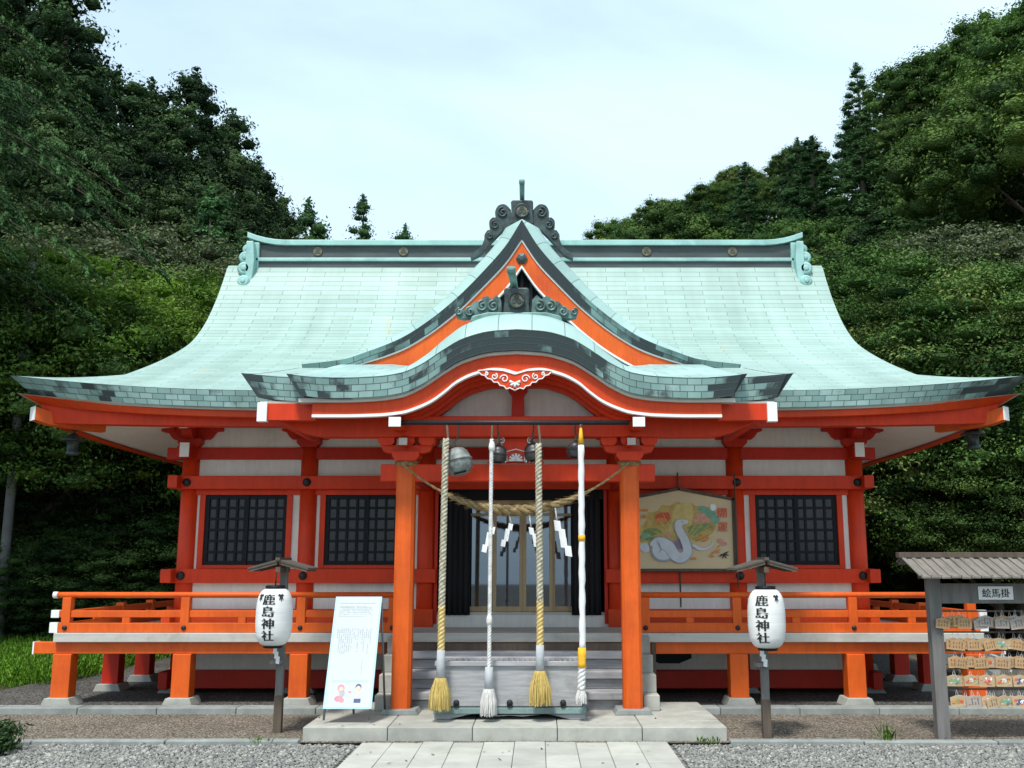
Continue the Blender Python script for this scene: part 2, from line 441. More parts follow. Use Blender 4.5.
class MB:
    """a mesh under construction, in world metres"""
    def __init__(s):
        s.bm = bmesh.new()
        s.uv = s.bm.loops.layers.uv.new('UVMap')
        s.mi = 0
        s.has_w = None
    def face(s, pts, uvs=None, smooth=False):
        vs = [s.bm.verts.new(p) for p in pts]
        f = s.bm.faces.new(vs)
        f.material_index = s.mi
        f.smooth = smooth
        if uvs:
            for l, u in zip(f.loops, uvs):
                l[s.uv].uv = u
        return f
    def box(s, x0, x1, y0, y1, z0, z1):
        r = bmesh.ops.create_cube(s.bm, size=1)
        for v in r['verts']:
            v.co = Vector((x0 + (v.co.x + .5) * (x1 - x0), y0 + (v.co.y + .5) * (y1 - y0), z0 + (v.co.z + .5) * (z1 - z0)))
        for f in {f for v in r['verts'] for f in v.link_faces}:
            f.material_index = s.mi
        return r['verts']
    def rbox(s, c, size, rot):
        """box of size at centre c, rotated by an Euler tuple"""
        r = bmesh.ops.create_cube(s.bm, size=1)
        mt = Matrix.Translation(c) @ Euler(rot).to_matrix().to_4x4()
        for v in r['verts']:
            v.co = mt @ Vector((v.co.x * size[0], v.co.y * size[1], v.co.z * size[2]))
        for f in {f for v in r['verts'] for f in v.link_faces}:
            f.material_index = s.mi
        return r['verts']
    def prism(s, pts, a0, a1, axis='Y'):
        """outline (u, v) extruded from a0 to a1: axis Y -> (x, z); axis X -> (y, z); axis Z -> (x, y)"""
        def P(u, v, a):
            return (u, a, v) if axis == 'Y' else ((a, u, v) if axis == 'X' else (u, v, a))
        A = [s.bm.verts.new(P(u, v, a0)) for u, v in pts]
        B = [s.bm.verts.new(P(u, v, a1)) for u, v in pts]
        n = len(pts)
        fs = []
        for i in range(n):
            j = (i + 1) % n
            fs.append(s.bm.faces.new((A[i], A[j], B[j], B[i])))
        fa = s.bm.faces.new(A[::-1])
        fb = s.bm.faces.new(B)
        for f in fs + [fa, fb]:
            f.material_index = s.mi
        return A + B
    def tube(s, pts, rad, n=8, caps=True, smooth=True):
        pts = [Vector(p) for p in pts]
        rads = rad if isinstance(rad, (list, tuple)) else [rad] * len(pts)
        rings = []
        up = Vector((0, 0, 1))
        prev = None
        for i, p in enumerate(pts):
            d = (pts[min(i + 1, len(pts) - 1)] - pts[max(i - 1, 0)]).normalized()
            if prev is None:
                a = d.cross(up)
                if a.length < 1e-3:
                    a = d.cross(Vector((1, 0, 0)))
            else:
                a = prev - d * prev.dot(d)
            a.normalize()
            prev = a
            b = d.cross(a)
            rings.append([s.bm.verts.new(p + (a * math.cos(2 * PI * k / n) + b * math.sin(2 * PI * k / n)) * rads[i]) for k in range(n)])
        for i in range(len(rings) - 1):
            for k in range(n):
                f = s.bm.faces.new((rings[i][k], rings[i][(k + 1) % n], rings[i + 1][(k + 1) % n], rings[i + 1][k]))
                f.smooth = smooth
                f.material_index = s.mi
        if caps:
            for rg in (rings[0][::-1], rings[-1]):
                f = s.bm.faces.new(rg)
                f.material_index = s.mi
    def cyl(s, c0, c1, r0, r1=None, n=20):
        s.tube([c0, c1], [r0, r0 if r1 is None else r1], n)
    def lathe(s, prof, c, n=24, mat=None, wob=None):
        """profile [(r, z)] about the vertical through c; mat: optional 4x4 about c"""
        c = Vector(c)
        rings = []
        for r, z in prof:
            ring = []
            for k in range(n):
                a = 2 * PI * k / n
                rr = r * (wob(a, z) if wob else 1)
                p = Vector((rr * math.cos(a), rr * math.sin(a), z))
                if mat is not None:
                    p = mat @ p
                ring.append(s.bm.verts.new(c + p))
            rings.append(ring)
        for i in range(len(rings) - 1):
            for k in range(n):
                f = s.bm.faces.new((rings[i][k], rings[i][(k + 1) % n], rings[i + 1][(k + 1) % n], rings[i + 1][k]))
                f.smooth = True
                f.material_index = s.mi
        for rg in (rings[0][::-1], rings[-1]):
            f = s.bm.faces.new(rg)
            f.material_index = s.mi
    def grid(s, P, UV=None, smooth=True, W=None):
        """P[i][j] -> quads; UV the same shape; W: weather value per vertex"""
        if W is not None and s.has_w is None:
            s.has_w = s.bm.verts.layers.float.new('weather')
        V = [[s.bm.verts.new(p) for p in row] for row in P]
        if W is not None:
            for rv, rw in zip(V, W):
                for v, w_ in zip(rv, rw):
                    v[s.has_w] = w_
        for i in range(len(V) - 1):
            for j in range(len(V[i]) - 1):
                idx = ((i, j), (i, j + 1), (i + 1, j + 1), (i + 1, j))
                q = [V[a][b] for a, b in idx]
                try:
                    f = s.bm.faces.new(q)
                except ValueError:
                    continue
                f.smooth = smooth
                f.material_index = s.mi
                if UV:
                    for l, (a, b) in zip(f.loops, idx):
                        l[s.uv].uv = UV[a][b]
    def flat(s, pts, y):
        """a flat outline (x, z) facing the viewer's side at depth y"""
        vs = [s.bm.verts.new((u, y, v)) for u, v in pts]
        f = s.bm.faces.new(vs)
        f.material_index = s.mi
        f.normal_update()
        if f.normal.y > 0:
            f.normal_flip()
        return f
    def build(s, name, mat, parent=None, bevel=0.0, recalc=True, solid=0.0, label=None):
        if recalc:
            bmesh.ops.recalc_face_normals(s.bm, faces=s.bm.faces[:])
        off = offset_of(parent) if parent is not None else Vector((0, 0, 0))
        if off.length > 0:
            bmesh.ops.translate(s.bm, verts=s.bm.verts[:], vec=-off)
        me = bpy.data.meshes.new(name)
        s.bm.to_mesh(me)
        s.bm.free()
        for m in (mat if isinstance(mat, (list, tuple)) else [mat]):
            me.materials.append(m)
        o = bpy.data.objects.new(name, me)
        COL.objects.link(o)
        if parent is not None:
            o.parent = parent
        if solid:
            md = o.modifiers.new('solid', 'SOLIDIFY')
            md.thickness = solid
            md.offset = -1
        if bevel:
            md = o.modifiers.new('bevel', 'BEVEL')
            md.width = bevel
            md.segments = 2
            md.limit_method = 'ANGLE'
            md.angle_limit = R(40)
        if label:
            o['label'] = label
        return o

def catmull(pts, n=12):
    """smooth polyline through points (tuples of any length)"""
    P = [Vector(p) if len(p) == 3 else Vector((p[0], p[1], 0)) for p in pts]
    dim = len(pts[0])
    out = []
    for i in range(len(P) - 1):
        p0, p1, p2, p3 = P[max(i - 1, 0)], P[i], P[i + 1], P[min(i + 2, len(P) - 1)]
        for k in range(n):
            t = k / n
            q = 0.5 * ((2 * p1) + (p2 - p0) * t + (2 * p0 - 5 * p1 + 4 * p2 - p3) * t * t + (3 * p1 - p0 - 3 * p2 + p3) * t ** 3)
            out.append(q)
    out.append(P[-1])
    return [tuple(q[:dim]) for q in out]

def pchip(xs, ys):
    """monotone cubic interpolation as a function"""
    xs, ys = list(xs), list(ys)
    n = len(xs)
    h = [xs[i + 1] - xs[i] for i in range(n - 1)]
    d = [(ys[i + 1] - ys[i]) / h[i] for i in range(n - 1)]
    m = [d[0]] + [0 if d[i - 1] * d[i] <= 0 else 2 * d[i - 1] * d[i] / (d[i - 1] + d[i]) for i in range(1, n - 1)] + [d[-1]]
    def f(x):
        if x <= xs[0]:
            return ys[0] + m[0] * (x - xs[0])
        if x >= xs[-1]:
            return ys[-1] + m[-1] * (x - xs[-1])
        i = 0
        while x > xs[i + 1]:
            i += 1
        t = (x - xs[i]) / h[i]
        return ((1 + 2 * t) * (1 - t) ** 2 * ys[i] + t * (1 - t) ** 2 * h[i] * m[i] + t * t * (3 - 2 * t) * ys[i + 1] + t * t * (t - 1) * h[i] * m[i + 1])
    return f

def text_polys(body, size):  # noqa
    """glyph faces of a string as a list of triangles (x, y), centred on the origin; the font curve itself is thrown away"""
    c = bpy.data.curves.new('lettering', 'FONT')
    c.body = body
    c.size = size
    c.align_x = 'CENTER'
    c.align_y = 'CENTER'
    c.resolution_u = 3
    o = bpy.data.objects.new('lettering', c)
    COL.objects.link(o)
    bpy.context.view_layer.update()
    dg = bpy.context.evaluated_depsgraph_get()
    me = bpy.data.meshes.new_from_object(o.evaluated_get(dg))
    out = [[(me.vertices[i].co.x, me.vertices[i].co.y) for i in p.vertices] for p in me.polygons]
    bpy.data.objects.remove(o)
    bpy.data.curves.remove(c)
    bpy.data.meshes.remove(me)
    xs = [p[0] for f in out for p in f]
    ys = [p[1] for f in out for p in f]
    cx_, cy_ = (min(xs) + max(xs)) / 2, (min(ys) + max(ys)) / 2
    return [[(x - cx_, y - cy_) for x, y in f] for f in out]

# ================================================================== THE SETTING
def structure(mb, name, mat, bevel=0.0):
    return tag(mb.build(name, mat, None, bevel), None, None, None, 'structure')

rnd = random.Random(5)
b = MB(); b.face([(-400, -60, 0), (400, -60, 0), (400, 700, 0), (-400, 700, 0)]); structure(b, 'ground', M['earth'])
b = MB(); b.face([(-14, 1, .006), (14, 1, .006), (14, 9.42, .006), (-14, 9.42, .006)]); structure(b, 'gravel_court', M['gravel'])
b = MB(); b.face([(-9, 9.42, .03), (9, 9.42, .03), (9, 11.05, .05), (-9, 11.05, .05)]); structure(b, 'dirt_strip', M['dirt'])
b = MB()
x = -1.375
for i in range(10):                                   # slabs of the approach path, joints staggered
    y = 2.0 - (i % 2) * .3
    while y < 9.46:
        y1 = min(y + .62, 9.47)
        h = .030 + rnd.uniform(-.002, .002)
        b.box(x + .002, x + .273, y + .002, y1 - .002, 0, h)
        y += .62
    x += .275
structure(b, 'paved_path', M['path'] if 'path' in M else M['stone'], .005)
b = MB()
nst = 5
for i in range(nst):                                  # step-high stone platform before the stairs
    x0 = -1.93 + i * 3.86 / nst
    x1 = x0 + 3.86 / nst
    for (y0, y1) in ((9.5, 9.86), (9.866, 10.5), (10.506, 11.2)):
        b.box(x0 + .003, x1 - .003, y0, y1, 0, .150 + rnd.uniform(-.0015, .0015))
structure(b, 'stone_platform', M['stone'], .008)
b = MB()
for sgn in (-1, 1):
    xa = 1.94
    while xa < 9:
        b.box(sgn * xa, sgn * (xa + 1.19), 9.38 + rnd.uniform(-.006, .006), 9.50, 0, .05 + rnd.uniform(-.006, .006))
        xa += 1.2
structure(b, 'low_kerb', M['stone_grey'], .012)
b = MB()
for sgn in (-1, 1):
    xa = 1.3
    while xa < 6.6:
        b.box(sgn * xa, sgn * (xa + .835), 11.0, 11.22, 0, .115 + rnd.uniform(-.003, .003))
        xa += .84
structure(b, 'plinth_kerb', M['stone_grey'], .01)
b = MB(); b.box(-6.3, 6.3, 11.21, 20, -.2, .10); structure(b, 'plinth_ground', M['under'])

# ================================================================== THE SHRINE HALL
WY = 12.5
hall = thing('shrine_hall', (0, WY, 0), 'vermilion shrine hall with pale green copper roof, curved porch gable and raised veranda', 'shrine')
COLX = (-4.12, -2.64, -1.17, 1.17, 2.66, 4.15)
# ---- columns, front and along both sides
def column(x, y):
    b = MB()
    b.tube([(x, y, .16), (x, y, 3.12)], .112, 24)
    o = b.build('column', M['red'], hall)
    s = MB(); s.prism([(-.2 + x, .1), (.2 + x, .1), (.15 + x, .165), (-.15 + x, .165)], y - .17, y + .17)
    s.build('base_stone', M['stone_grey'], o, .006)
for x in COLX:
    column(x, WY)
for y in (14.2, 15.9, 17.6, 19.2):
    for x in (-4.15, 4.15):
        column(x, y)
# ---- plaster walls
b = MB()
W0, W1 = WY - .03, WY + .03
b.box(-4.12, 4.12, W0, W1, .36, 1.0)
b.box(-4.12, -1.17, W0, W1, 1.0, 1.52); b.box(1.17, 4.12, W0, W1, 1.0, 1.52)
b.box(-4.12, 4.12, W0, W1, 2.55, 3.6)
for x0 in (-4.15, -2.66, 1.17, 2.66):
    c = x0 + .745
    b.box(x0, c - .575, W0, W1, 1.52, 2.55); b.box(c + .575, x0 + 1.49, W0, W1, 1.52, 2.55)
b.box(-1.17, -1.02, W0, W1, 1.0, 2.55); b.box(1.02, 1.17, W0, W1, 1.0, 2.55)
b.build('front_wall', M['plaster'], hall)
for sx in (-1, 1):
    b = MB(); b.box(sx * 4.15 - .03, sx * 4.15 + .03, WY + .1, 19.2, .36, 3.6); b.build('side_wall', M['plaster'], hall)
b = MB(); b.box(-4.12, 4.12, 19.17, 19.23, .36, 3.6); b.build('rear_wall', M['plaster'], hall)
b = MB(); b.box(-4.1, 4.1, WY + .1, 19.1, .80, .86); b.build('inner_floor', M['dark_wood'], hall)
b = MB(); b.box(-4.1, 4.1, WY + .1, 19.1, 3.3, 3.35); b.build('inner_ceiling', M['dark_wood'], hall)
b = MB(); b.box(-4.1, 4.1, 14.6, 14.66, .86, 3.3); b.build('inner_partition', M['dark_wood'], hall)

# ---- beams
def beam(name, x0, x1, y0, y1, z0, z1, mat='red', bev=.008, parent=None):
    b = MB(); b.box(x0, x1, y0, y1, z0, z1)
    return b.build(name, M[mat], parent or hall, bev)
def ring_beam(name, z0, z1, out, thick, mat, gap=None, ext=-.02):
    """a tie beam on the outside of the columns, running round the front and both sides"""
    y0 = WY - out
    for sg in ((-1, 1) if gap else (0,)):
        b = MB()
        xe = 4.15 + out + ext
        if gap:
            b.box(*sorted((sg * gap, sg * xe)), y0, y0 + thick, z0, z1)
        else:
            b.box(-xe, xe, y0, y0 + thick, z0, z1)
        for sx in ((sg,) if gap else (-1, 1)):
            xa, xb = sorted((sx * (4.15 + out), sx * (4.15 + out - thick)))
            b.box(xa, xb, y0 - .15, 19.35, z0 + .004, z1 - .004)
        b.build(name, M[mat], hall, .01)
ring_beam('lower_tie_beam', 1.385, 1.555, .165, .13, 'red', gap=1.03)
ring_beam('upper_tie_beam', 2.52, 2.685, .155, .12, 'red')
ring_beam('sill_beam', .86, 1.075, .135, .11, 'vermil', gap=1.06)
ring_beam('ground_beam', .15, .36, .125, .11, 'red_dark')
b = MB(); b.box(-4.42, 4.42, WY - .07, WY + .07, 2.895, 3.045)
for sx in (-1, 1): b.box(sx * 4.15 - .07, sx * 4.15 + .07, WY - .3, 19.4, 2.9, 3.04)
b.build('head_beam', M['red_dark'], hall, .01)
# frame rails above and under the windows
for sx in (-1, 1):
    xa, xb = sorted((sx * 1.25, sx * 4.06))
    beam('window_rail', xa, xb, WY - .06, WY - .034, 2.455, 2.52, 'red', .004)
for x in COLX:
    for z, o in ((1.472, .167), (2.603, .157)):
        if abs(x) < 1.2 and z < 2:
            continue
        b = MB(); b.tube([(x, WY - o + .004, z), (x, WY - o - .012, z), (x, WY - o - .03, z), (x, WY - o - .038, z)], [.052, .05, .036, .012], 16)
        b.build('nail_cover', M['iron'], hall)

# ---- lattice windows
def window(cx_):
    g = MB(); g.box(cx_ - .5, cx_ + .5, WY + .0, WY + .012, 1.60, 2.45)
    win = g.build('window', M['shoji'], hall)
    f = MB()
    f.box(cx_ - .575, cx_ - .505, WY - .05, WY + .06, 1.555, 2.455); f.box(cx_ + .505, cx_ + .575, WY - .05, WY + .06, 1.555, 2.455)
    f.box(cx_ - .505, cx_ + .505, WY - .046, WY + .06, 1.556, 1.60)
    f.build('window_frame', M['red'], win, .004)
    l = MB()
    for sash in (0, 1):
        x0, x1 = (cx_ - .503, cx_ + .025) if sash == 0 else (cx_ - .025, cx_ + .503)
        y = WY - .030 + .012 * sash
        z0, z1 = 1.602, 2.453
        for k in range(5):
            xc = x0 + .02 + (x1 - x0 - .04) * k / 4
            hw = .026 if k in (0, 4) else .014
            l.box(xc - hw, xc + hw, y, y + .022, z0, z1)
        for k in range(7):
            zc = z0 + .02 + (z1 - z0 - .04) * k / 6
            hw = .028 if k in (0, 6) else .014
            l.box(x0, x1, y + .003, y + .019, zc - hw, zc + hw)
    l.build('lattice', M['black'], win)
for x0 in (-4.15, -2.66, 1.17, 2.66):
    window(x0 + .745)

# ---- entrance: black side curtains, tan sliding glass doors, transom
b = MB(); b.box(-1.05, 1.05, WY - .02, WY + .05, .87, 1.035); b.build('threshold_board', M['trim'], hall, .004)
for sx in (-1, 1):
    pts = []
    b = MB()
    rows = []
    for k in range(19):
        t = k / 18
        x = sx * (.62 + .36 * t)
        y = WY - .015 + .028 * math.sin(k * 1.9) - .03
        rows.append([(x, y, z) for z in (1.0, 1.4, 1.8, 2.2, 2.50)])
    b.grid(rows)
    b.build('curtain', M['curtain'], hall, solid=.006)
    beam('door_jamb', *sorted((sx * 1.02, sx * 1.06)), WY - .08, WY + .06, .9, 2.52, 'red_dark', .004)
beam('door_lintel', -1.02, 1.02, WY - .05, WY + .07, 2.40, 2.52, 'black', .004)
def glass_door(x0, x1, y):
    g = MB(); g.box(x0 + .03, x1 - .03, y - .004, y + .004, 1.09, 2.37)
    d = g.build('glass_door', M['glass'], hall)
    f = MB()
    f.box(x0, x0 + .042, y - .018, y + .018, 1.04, 2.395); f.box(x1 - .042, x1, y - .018, y + .018, 1.04, 2.395)
    f.box(x0 + .042, x1 - .042, y - .017, y + .017, 1.04, 1.10); f.box(x0 + .042, x1 - .042, y - .017, y + .017, 2.345, 2.395)
    f.box(x0 + .042, x1 - .042, y - .012, y + .012, 2.20, 2.235)
    f.build('door_frame', M['tan_frame'], d, .003)
glass_door(-.70, -.335, WY + .09)
glass_door(-.345, .022, WY + .05)
glass_door(.024, .39, WY + .05)
glass_door(.38, .74, WY + .09)
b = MB(); b.box(-.8, .8, WY + .02, WY + .13, .99, 1.038); b.build('door_track', M['tan_frame'], hall)

# ---- brackets over the columns
def bracket(x, y, mat='red', tip=False, s=1.0, big=False):
    b = MB()
    z = 3.045
    b.prism([(x - .10, z), (x + .10, z), (x + .15, z + .05), (x + .15, z + .11), (x - .15, z + .11), (x - .15, z + .05)], y - .15, y + .15)
    o = [(0, .1), (.22, .1), (.26, .13), (.30, .19), (.36, .21), (.36, .27), (.44, .27), (.44, .33), (0, .33)]
    pr = [(x + u * s, z + v) for u, v in o] + [(x - u * s, z + v) for u, v in o[::-1][1:-1]]
    b.prism(pr, y - .065, y + .065)
    if big:                                            # the corner set: arms both ways and bearing blocks
        b.prism([(y + u * s, z + v) for u, v in o] + [(y - u * s, z + v) for u, v in o[::-1][1:-1]], x - .064, x + .064, 'X')
        for dx, dy in ((-.3, 0), (.3, 0), (0, -.3)):
            b.box(x + dx - .085, x + dx + .085, y + dy - .085, y + dy + .085, z + .20, z + .29)
    br = b.build('bracket', M[mat], hall, .006)
    if tip:
        t = MB(); t.box(x - .055, x + .055, y - .30, y - .09, z - .14, z + .03)
        q = t.build('bracket_nose', M['red_dark'], br, .005)
        w_ = MB(); w_.box(x - .057, x + .057, y - .312, y - .301, z - .142, z + .032); w_.build('nose_cap', M['white'], br)
        w_ = MB(); w_.box(x - .05, x + .05, y - .40, y - .386, z + .20, z + .275); w_.build('nose_cap', M['white'], br)
for x in COLX:
    bracket(x, WY, 'red_dark', abs(x) > 4, 1.0, abs(x) > 4)
for y in (14.2, 15.9, 17.6):
    for x in (-4.15, 4.15):
        b = MB(); b.box(x - .15, x + .15, y - .15, y + .15, 3.045, 3.16); b.build('bracket', M['red_dark'], hall, .006)

# ================================================================== MAIN ROOF
EX, EY0, RY = 5.71, 11.0, 15.82
EY1 = 2 * RY - EY0
VX = 4.80
prof = pchip([11.0, 11.6, 12.2, 12.8, 13.3, 13.75, 14.1, 14.6, 15.12, 15.4, 15.58, 15.82], [3.515, 3.72, 3.945, 4.175, 4.38, 4.58, 4.76, 5.13, 5.70, 6.10, 6.36, 6.43])
UPN = .175
def upturn(c, d):
    return UPN * max(0, 1 - c / 3.3) ** 2.3 * math.exp(-d / 1.1)
def arc_table(n=120):
    s, out, py_, pz_ = 0, [], EY0, prof(EY0)
    for i in range(n + 1):
        y = EY0 + (RY - EY0) * i / n
        z = prof(y)
        s += math.hypot(y - py_, z - pz_)
        out.append(s)
        py_, pz_ = y, z
    return lambda y: np.interp((y - EY0) / (RY - EY0) * n, range(n + 1), out)
arc = arc_table()
def main_slope(back):
    b = MB()
    P, UV, Wt = [], [], []
    NX = 80
    ys = [EY0 + (RY - EY0) * (i / 64) for i in range(65)]
    for y in ys:
        d = y - EY0
        hw = max(VX, EX - d)
        row, ur, wr = [], [], []
        for j in range(NX + 1):
            u = -1 + 2 * j / NX
            x = hw * u
            z = prof(y) + upturn(EX - abs(x), d)
            yy = y if not back else 2 * RY - y
            row.append((x, yy, z)); ur.append((x + 20, arc(y))); wr.append(0.0)
        P.append(row); UV.append(ur); Wt.append(wr)
    b.grid(P, UV, True, Wt)
    return b.build('roof_slope', M['roof_copper'], hall, solid=0)
def side_skirt(sx):
    b = MB()
    P, UV, Wt = [], [], []
    D = EX - VX
    for i in range(13):
        d = D * i / 12
        row, ur, wr = [], [], []
        for j in range(61):
            y = (EY0 + d) + (EY1 - EY0 - 2 * d) * j / 60
            cc = min(y - EY0, EY1 - y)
            z = prof(EY0 + d) + upturn(cc, d)
            row.append((sx * (EX - d), y, z)); ur.append((y, arc(EY0 + d))); wr.append(0.0)
        P.append(row); UV.append(ur); Wt.append(wr)
    # carries on under the verge up to the gable wall
    b.grid(P, UV, True, Wt)
    return b.build('roof_skirt', M['roof_copper'], hall)
front_slope = main_slope(False)
main_slope(True)
for sx in (-1, 1):
    side_skirt(sx)
    # verge face and gable wall of the roof's two ends
    b = MB()
    P, UV, Wt = [], [], []
    for i in range(81):
        y = EY0 + (EX - VX) + (EY1 - EY0 - 2 * (EX - VX)) * i / 80
        yy = y if y <= RY else 2 * RY - y
        z = prof(yy) + .002
        P.append([(sx * VX, y, z), (sx * (VX - .03), y, z - .17)])
        UV.append([(y, .17), (y, 0)]); Wt.append([0, 0])
    b.grid(P, UV, False, Wt)
    b.build('verge_edge', M['edge_copper'], hall)
    b = MB()
    ys = [EY0 + 1.3 + (EY1 - EY0 - 2.6) * i / 40 for i in range(41)]
    b.prism([(y, prof(y if y <= RY else 2 * RY - y) - .1) for y in ys] + [(ys[-1], 3.6), (ys[0], 3.6)], sx * 4.55 - .02, sx * 4.55 + .02, 'X')
    b.build('gable_wall', M['plaster'], hall)
    b = MB()
    inn = [(y, prof(y if y <= RY else 2 * RY - y) - .17) for y in ys]
    P = [[(sx * 4.72, y, z), (sx * 4.72, y, z - .30), (sx * 4.66, y, z - .30), (sx * 4.66, y, z)] for y, z in inn]
    b.grid(P, None, False)
    b.build('gable_board', M['vermil'], hall)

# ---- layered eave all round: (inset, drop) profiles swept along the perimeter
def eave_loop(n_long=64):
    pts = []
    def seg(p0, p1, n):
        for i in range(n):
            t = i / n
            pts.append((p0[0] + (p1[0] - p0[0]) * t, p0[1] + (p1[1] - p0[1]) * t))
    seg((-EX, EY0), (EX, EY0), n_long)
    seg((EX, EY0), (EX, EY1), n_long)
    seg((EX, EY1), (-EX, EY1), n_long)
    seg((-EX, EY1), (-EX, EY0), n_long)
    return pts
def eave_sweep(name, profile, mat, corner_in=0.0, lift=1.0, uv=False, weather=False, flatz=None):
    b = MB()
    loop = eave_loop()
    loop.append(loop[0])
    P, UV, Wt = [], [], []
    s = 0
    for i, (x, y) in enumerate(loop):
        ex, ey = EX - abs(x), min(y - EY0, EY1 - y)
        c = max(ex, ey)                                # distance along the eave from the nearest corner
        if i:
            s += math.hypot(x - loop[i - 1][0], y - loop[i - 1][1])
        row, ur, wr = [], [], []
        k = max(0, 1 - c / 2.2) ** 2
        for q, (ins, dz) in enumerate(profile):
            f = ins + corner_in * k * (1 if q else 0)
            kx, ky = (EX - f) / EX, (RY - EY0 - f) / (RY - EY0)
            X, Y = x * kx, RY + (y - RY) * ky
            z = prof(EY0) + upturn(c, 0) * lift + dz
            row.append((X, Y, z)); ur.append((s, -dz)); wr.append(.28 * max(0, 1 - c / 1.9) ** 1.4 - .06)
        P.append(row); UV.append(ur); Wt.append(wr)
    b.grid(P, UV, False, Wt if weather else None)
    return b.build(name, M[mat], hall)
eave_sweep('eave_edge', [(0, .003), (.03, -.185), (.10, -.187)], 'edge_copper', .15, 1, True, True)
eave_sweep('eave_trim', [(.065, -.180), (.065, -.212), (.16, -.214)], 'trim', .16, .95)
eave_sweep('upper_fascia', [(.10, -.19), (.10, -.285), (.26, -.287)], 'vermil', .17, .95)
eave_sweep('lower_fascia', [(.24, -.06), (.24, -.365), (.40, -.367)], 'red', .05, .25)
eave_sweep('soffit', [(.38, -.345), (1.42, -.235)], 'plaster', .0, .15)
for sx in (-1, 1):                                     # hip rafters with white ends
    for (ya, yb) in ((WY, EY0 + .16), (19.2, EY1 - .16)):
        e = Vector((sx * (EX - .21), yb + (.04 if yb < RY else -.04), 3.26)); a = e + (Vector((sx * 4.15, ya, 3.21)) - e) * .42
        n = (e - a).normalized()
        sd_ = Vector((0, 0, 1)).cross(n).normalized()
        b = MB()
        rows = []
        for t, dz in ((0, 0), (.5, 0), (.8, .01), (1.0, .045)):
            p = a + (e - a) * t + Vector((0, 0, dz - .02))
            h = .075
            rows.append([p - sd_ * .07 + Vector((0, 0, -h)), p + sd_ * .07 + Vector((0, 0, -h)), p + sd_ * .07 + Vector((0, 0, h)), p - sd_ * .07 + Vector((0, 0, h)), p - sd_ * .07 + Vector((0, 0, -h))])
        b.grid(rows, None, False)
        b.face(rows[-1][:4])
        hr = b.build('hip_rafter', M['orange'], hall, .004)
        q = MB()
        cap = [v + n * .003 for v in rows[-1][:4]]
        cap2 = [v + n * .016 for v in rows[-1][:4]]
        cen = sum(cap, Vector()) / 4
        cap = [cen + (v - cen) * 1.03 for v in cap]; cap2 = [(cen + n * .013) + (v - cen - n * .013) * 1.03 for v in cap2]
        q.grid([cap + cap[:1], cap2 + cap2[:1]], None, False); q.face(cap2); q.face(cap[::-1])
        q.build('rafter_cap', M['white'], hr)

# ---- main ridge
ridge = MB()
ridge.box(-4.42, 4.42, RY - .27, RY + .27, 6.10, 6.425)
ro = ridge.build('ridge', M['ridge_dark'], hall, .006)
b = MB(); b.box(-4.46, 4.46, RY - .30, RY + .30, 6.425, 6.485); b.build('ridge_course', M['verdigris'], ro, .01)
b = MB(); b.box(-4.44, 4.44, RY - .24, RY + .24, 6.485, 6.72); b.build('ridge_band', M['ridge_dark'], ro, .006)
b = MB()
cap = []
for i in range(61):
    u = -1 + 2 * i / 60
    x = 4.50 * u
    lift = .13 * max(0, (abs(u) - .86) / .14) ** 2
    hh = .085
    cap.append([(x, RY - .30, 6.70 + lift), (x, RY - .30, 6.70 + hh + lift), (x, RY, 6.70 + hh + .05 + lift), (x, RY + .30, 6.70 + hh + lift), (x, RY + .30, 6.70 + lift), (x, RY - .30, 6.70 + lift)])
b.grid(cap, None, False); b.face(cap[0][:5]); b.face(cap[-1][:5])
b.build('ridge_cap', M['verdigris'], ro, .008)
for x in (-3.36, -1.97, 1.97, 3.36):
    b = MB(); b.tube([(x, RY - .241, 6.602), (x, RY - .262, 6.602)], .075, 24)
    c = b.build('crest', M['gold'], ro, .006)
    b = MB()
    for k in range(3):
        a = k * 2 * PI / 3 + PI / 2
        b.tube([(x + .028 * math.cos(a), RY - .263, 6.602 + .028 * math.sin(a)), (x + .028 * math.cos(a), RY - .27, 6.602 + .028 * math.sin(a))], .022, 12)
    b.build('crest_mark', M['ridge_dark'], c)
for sx in (-1, 1):                                     # scrolled ridge ends running down the slope
    b = MB()
    for (dx, z, y, r) in ((.07, 6.63, RY - .30, .085), (.085, 6.47, RY - .36, .105), (.07, 6.27, RY - .42, .115), (.05, 6.04, RY - .50, .10)):
        b.tube([(sx * (4.42 + dx), y + .30, z), (sx * (4.42 + dx), y + .02, z), (sx * (4.42 + dx), y - .02, z)], [r, r, r * .75], 20)
        b.tube([(sx * (4.42 + dx), y - .021, z), (sx * (4.42 + dx), y - .04, z)], [r * .45, r * .3], 14)
    b.prism([(sx * 4.36, 6.72), (sx * 4.47, 6.72), (sx * 4.47, 6.35), (sx * 4.45, 6.0), (sx * 4.36, 6.0), (sx * 4.33, 6.4)], RY - .44, RY - .1)
    b.box(*sorted((sx * 4.30, sx * 4.50)), RY - .30, RY + .32, 6.3, 6.74)
    b.build('ridge_end', M['verdigris'], ro, .012)

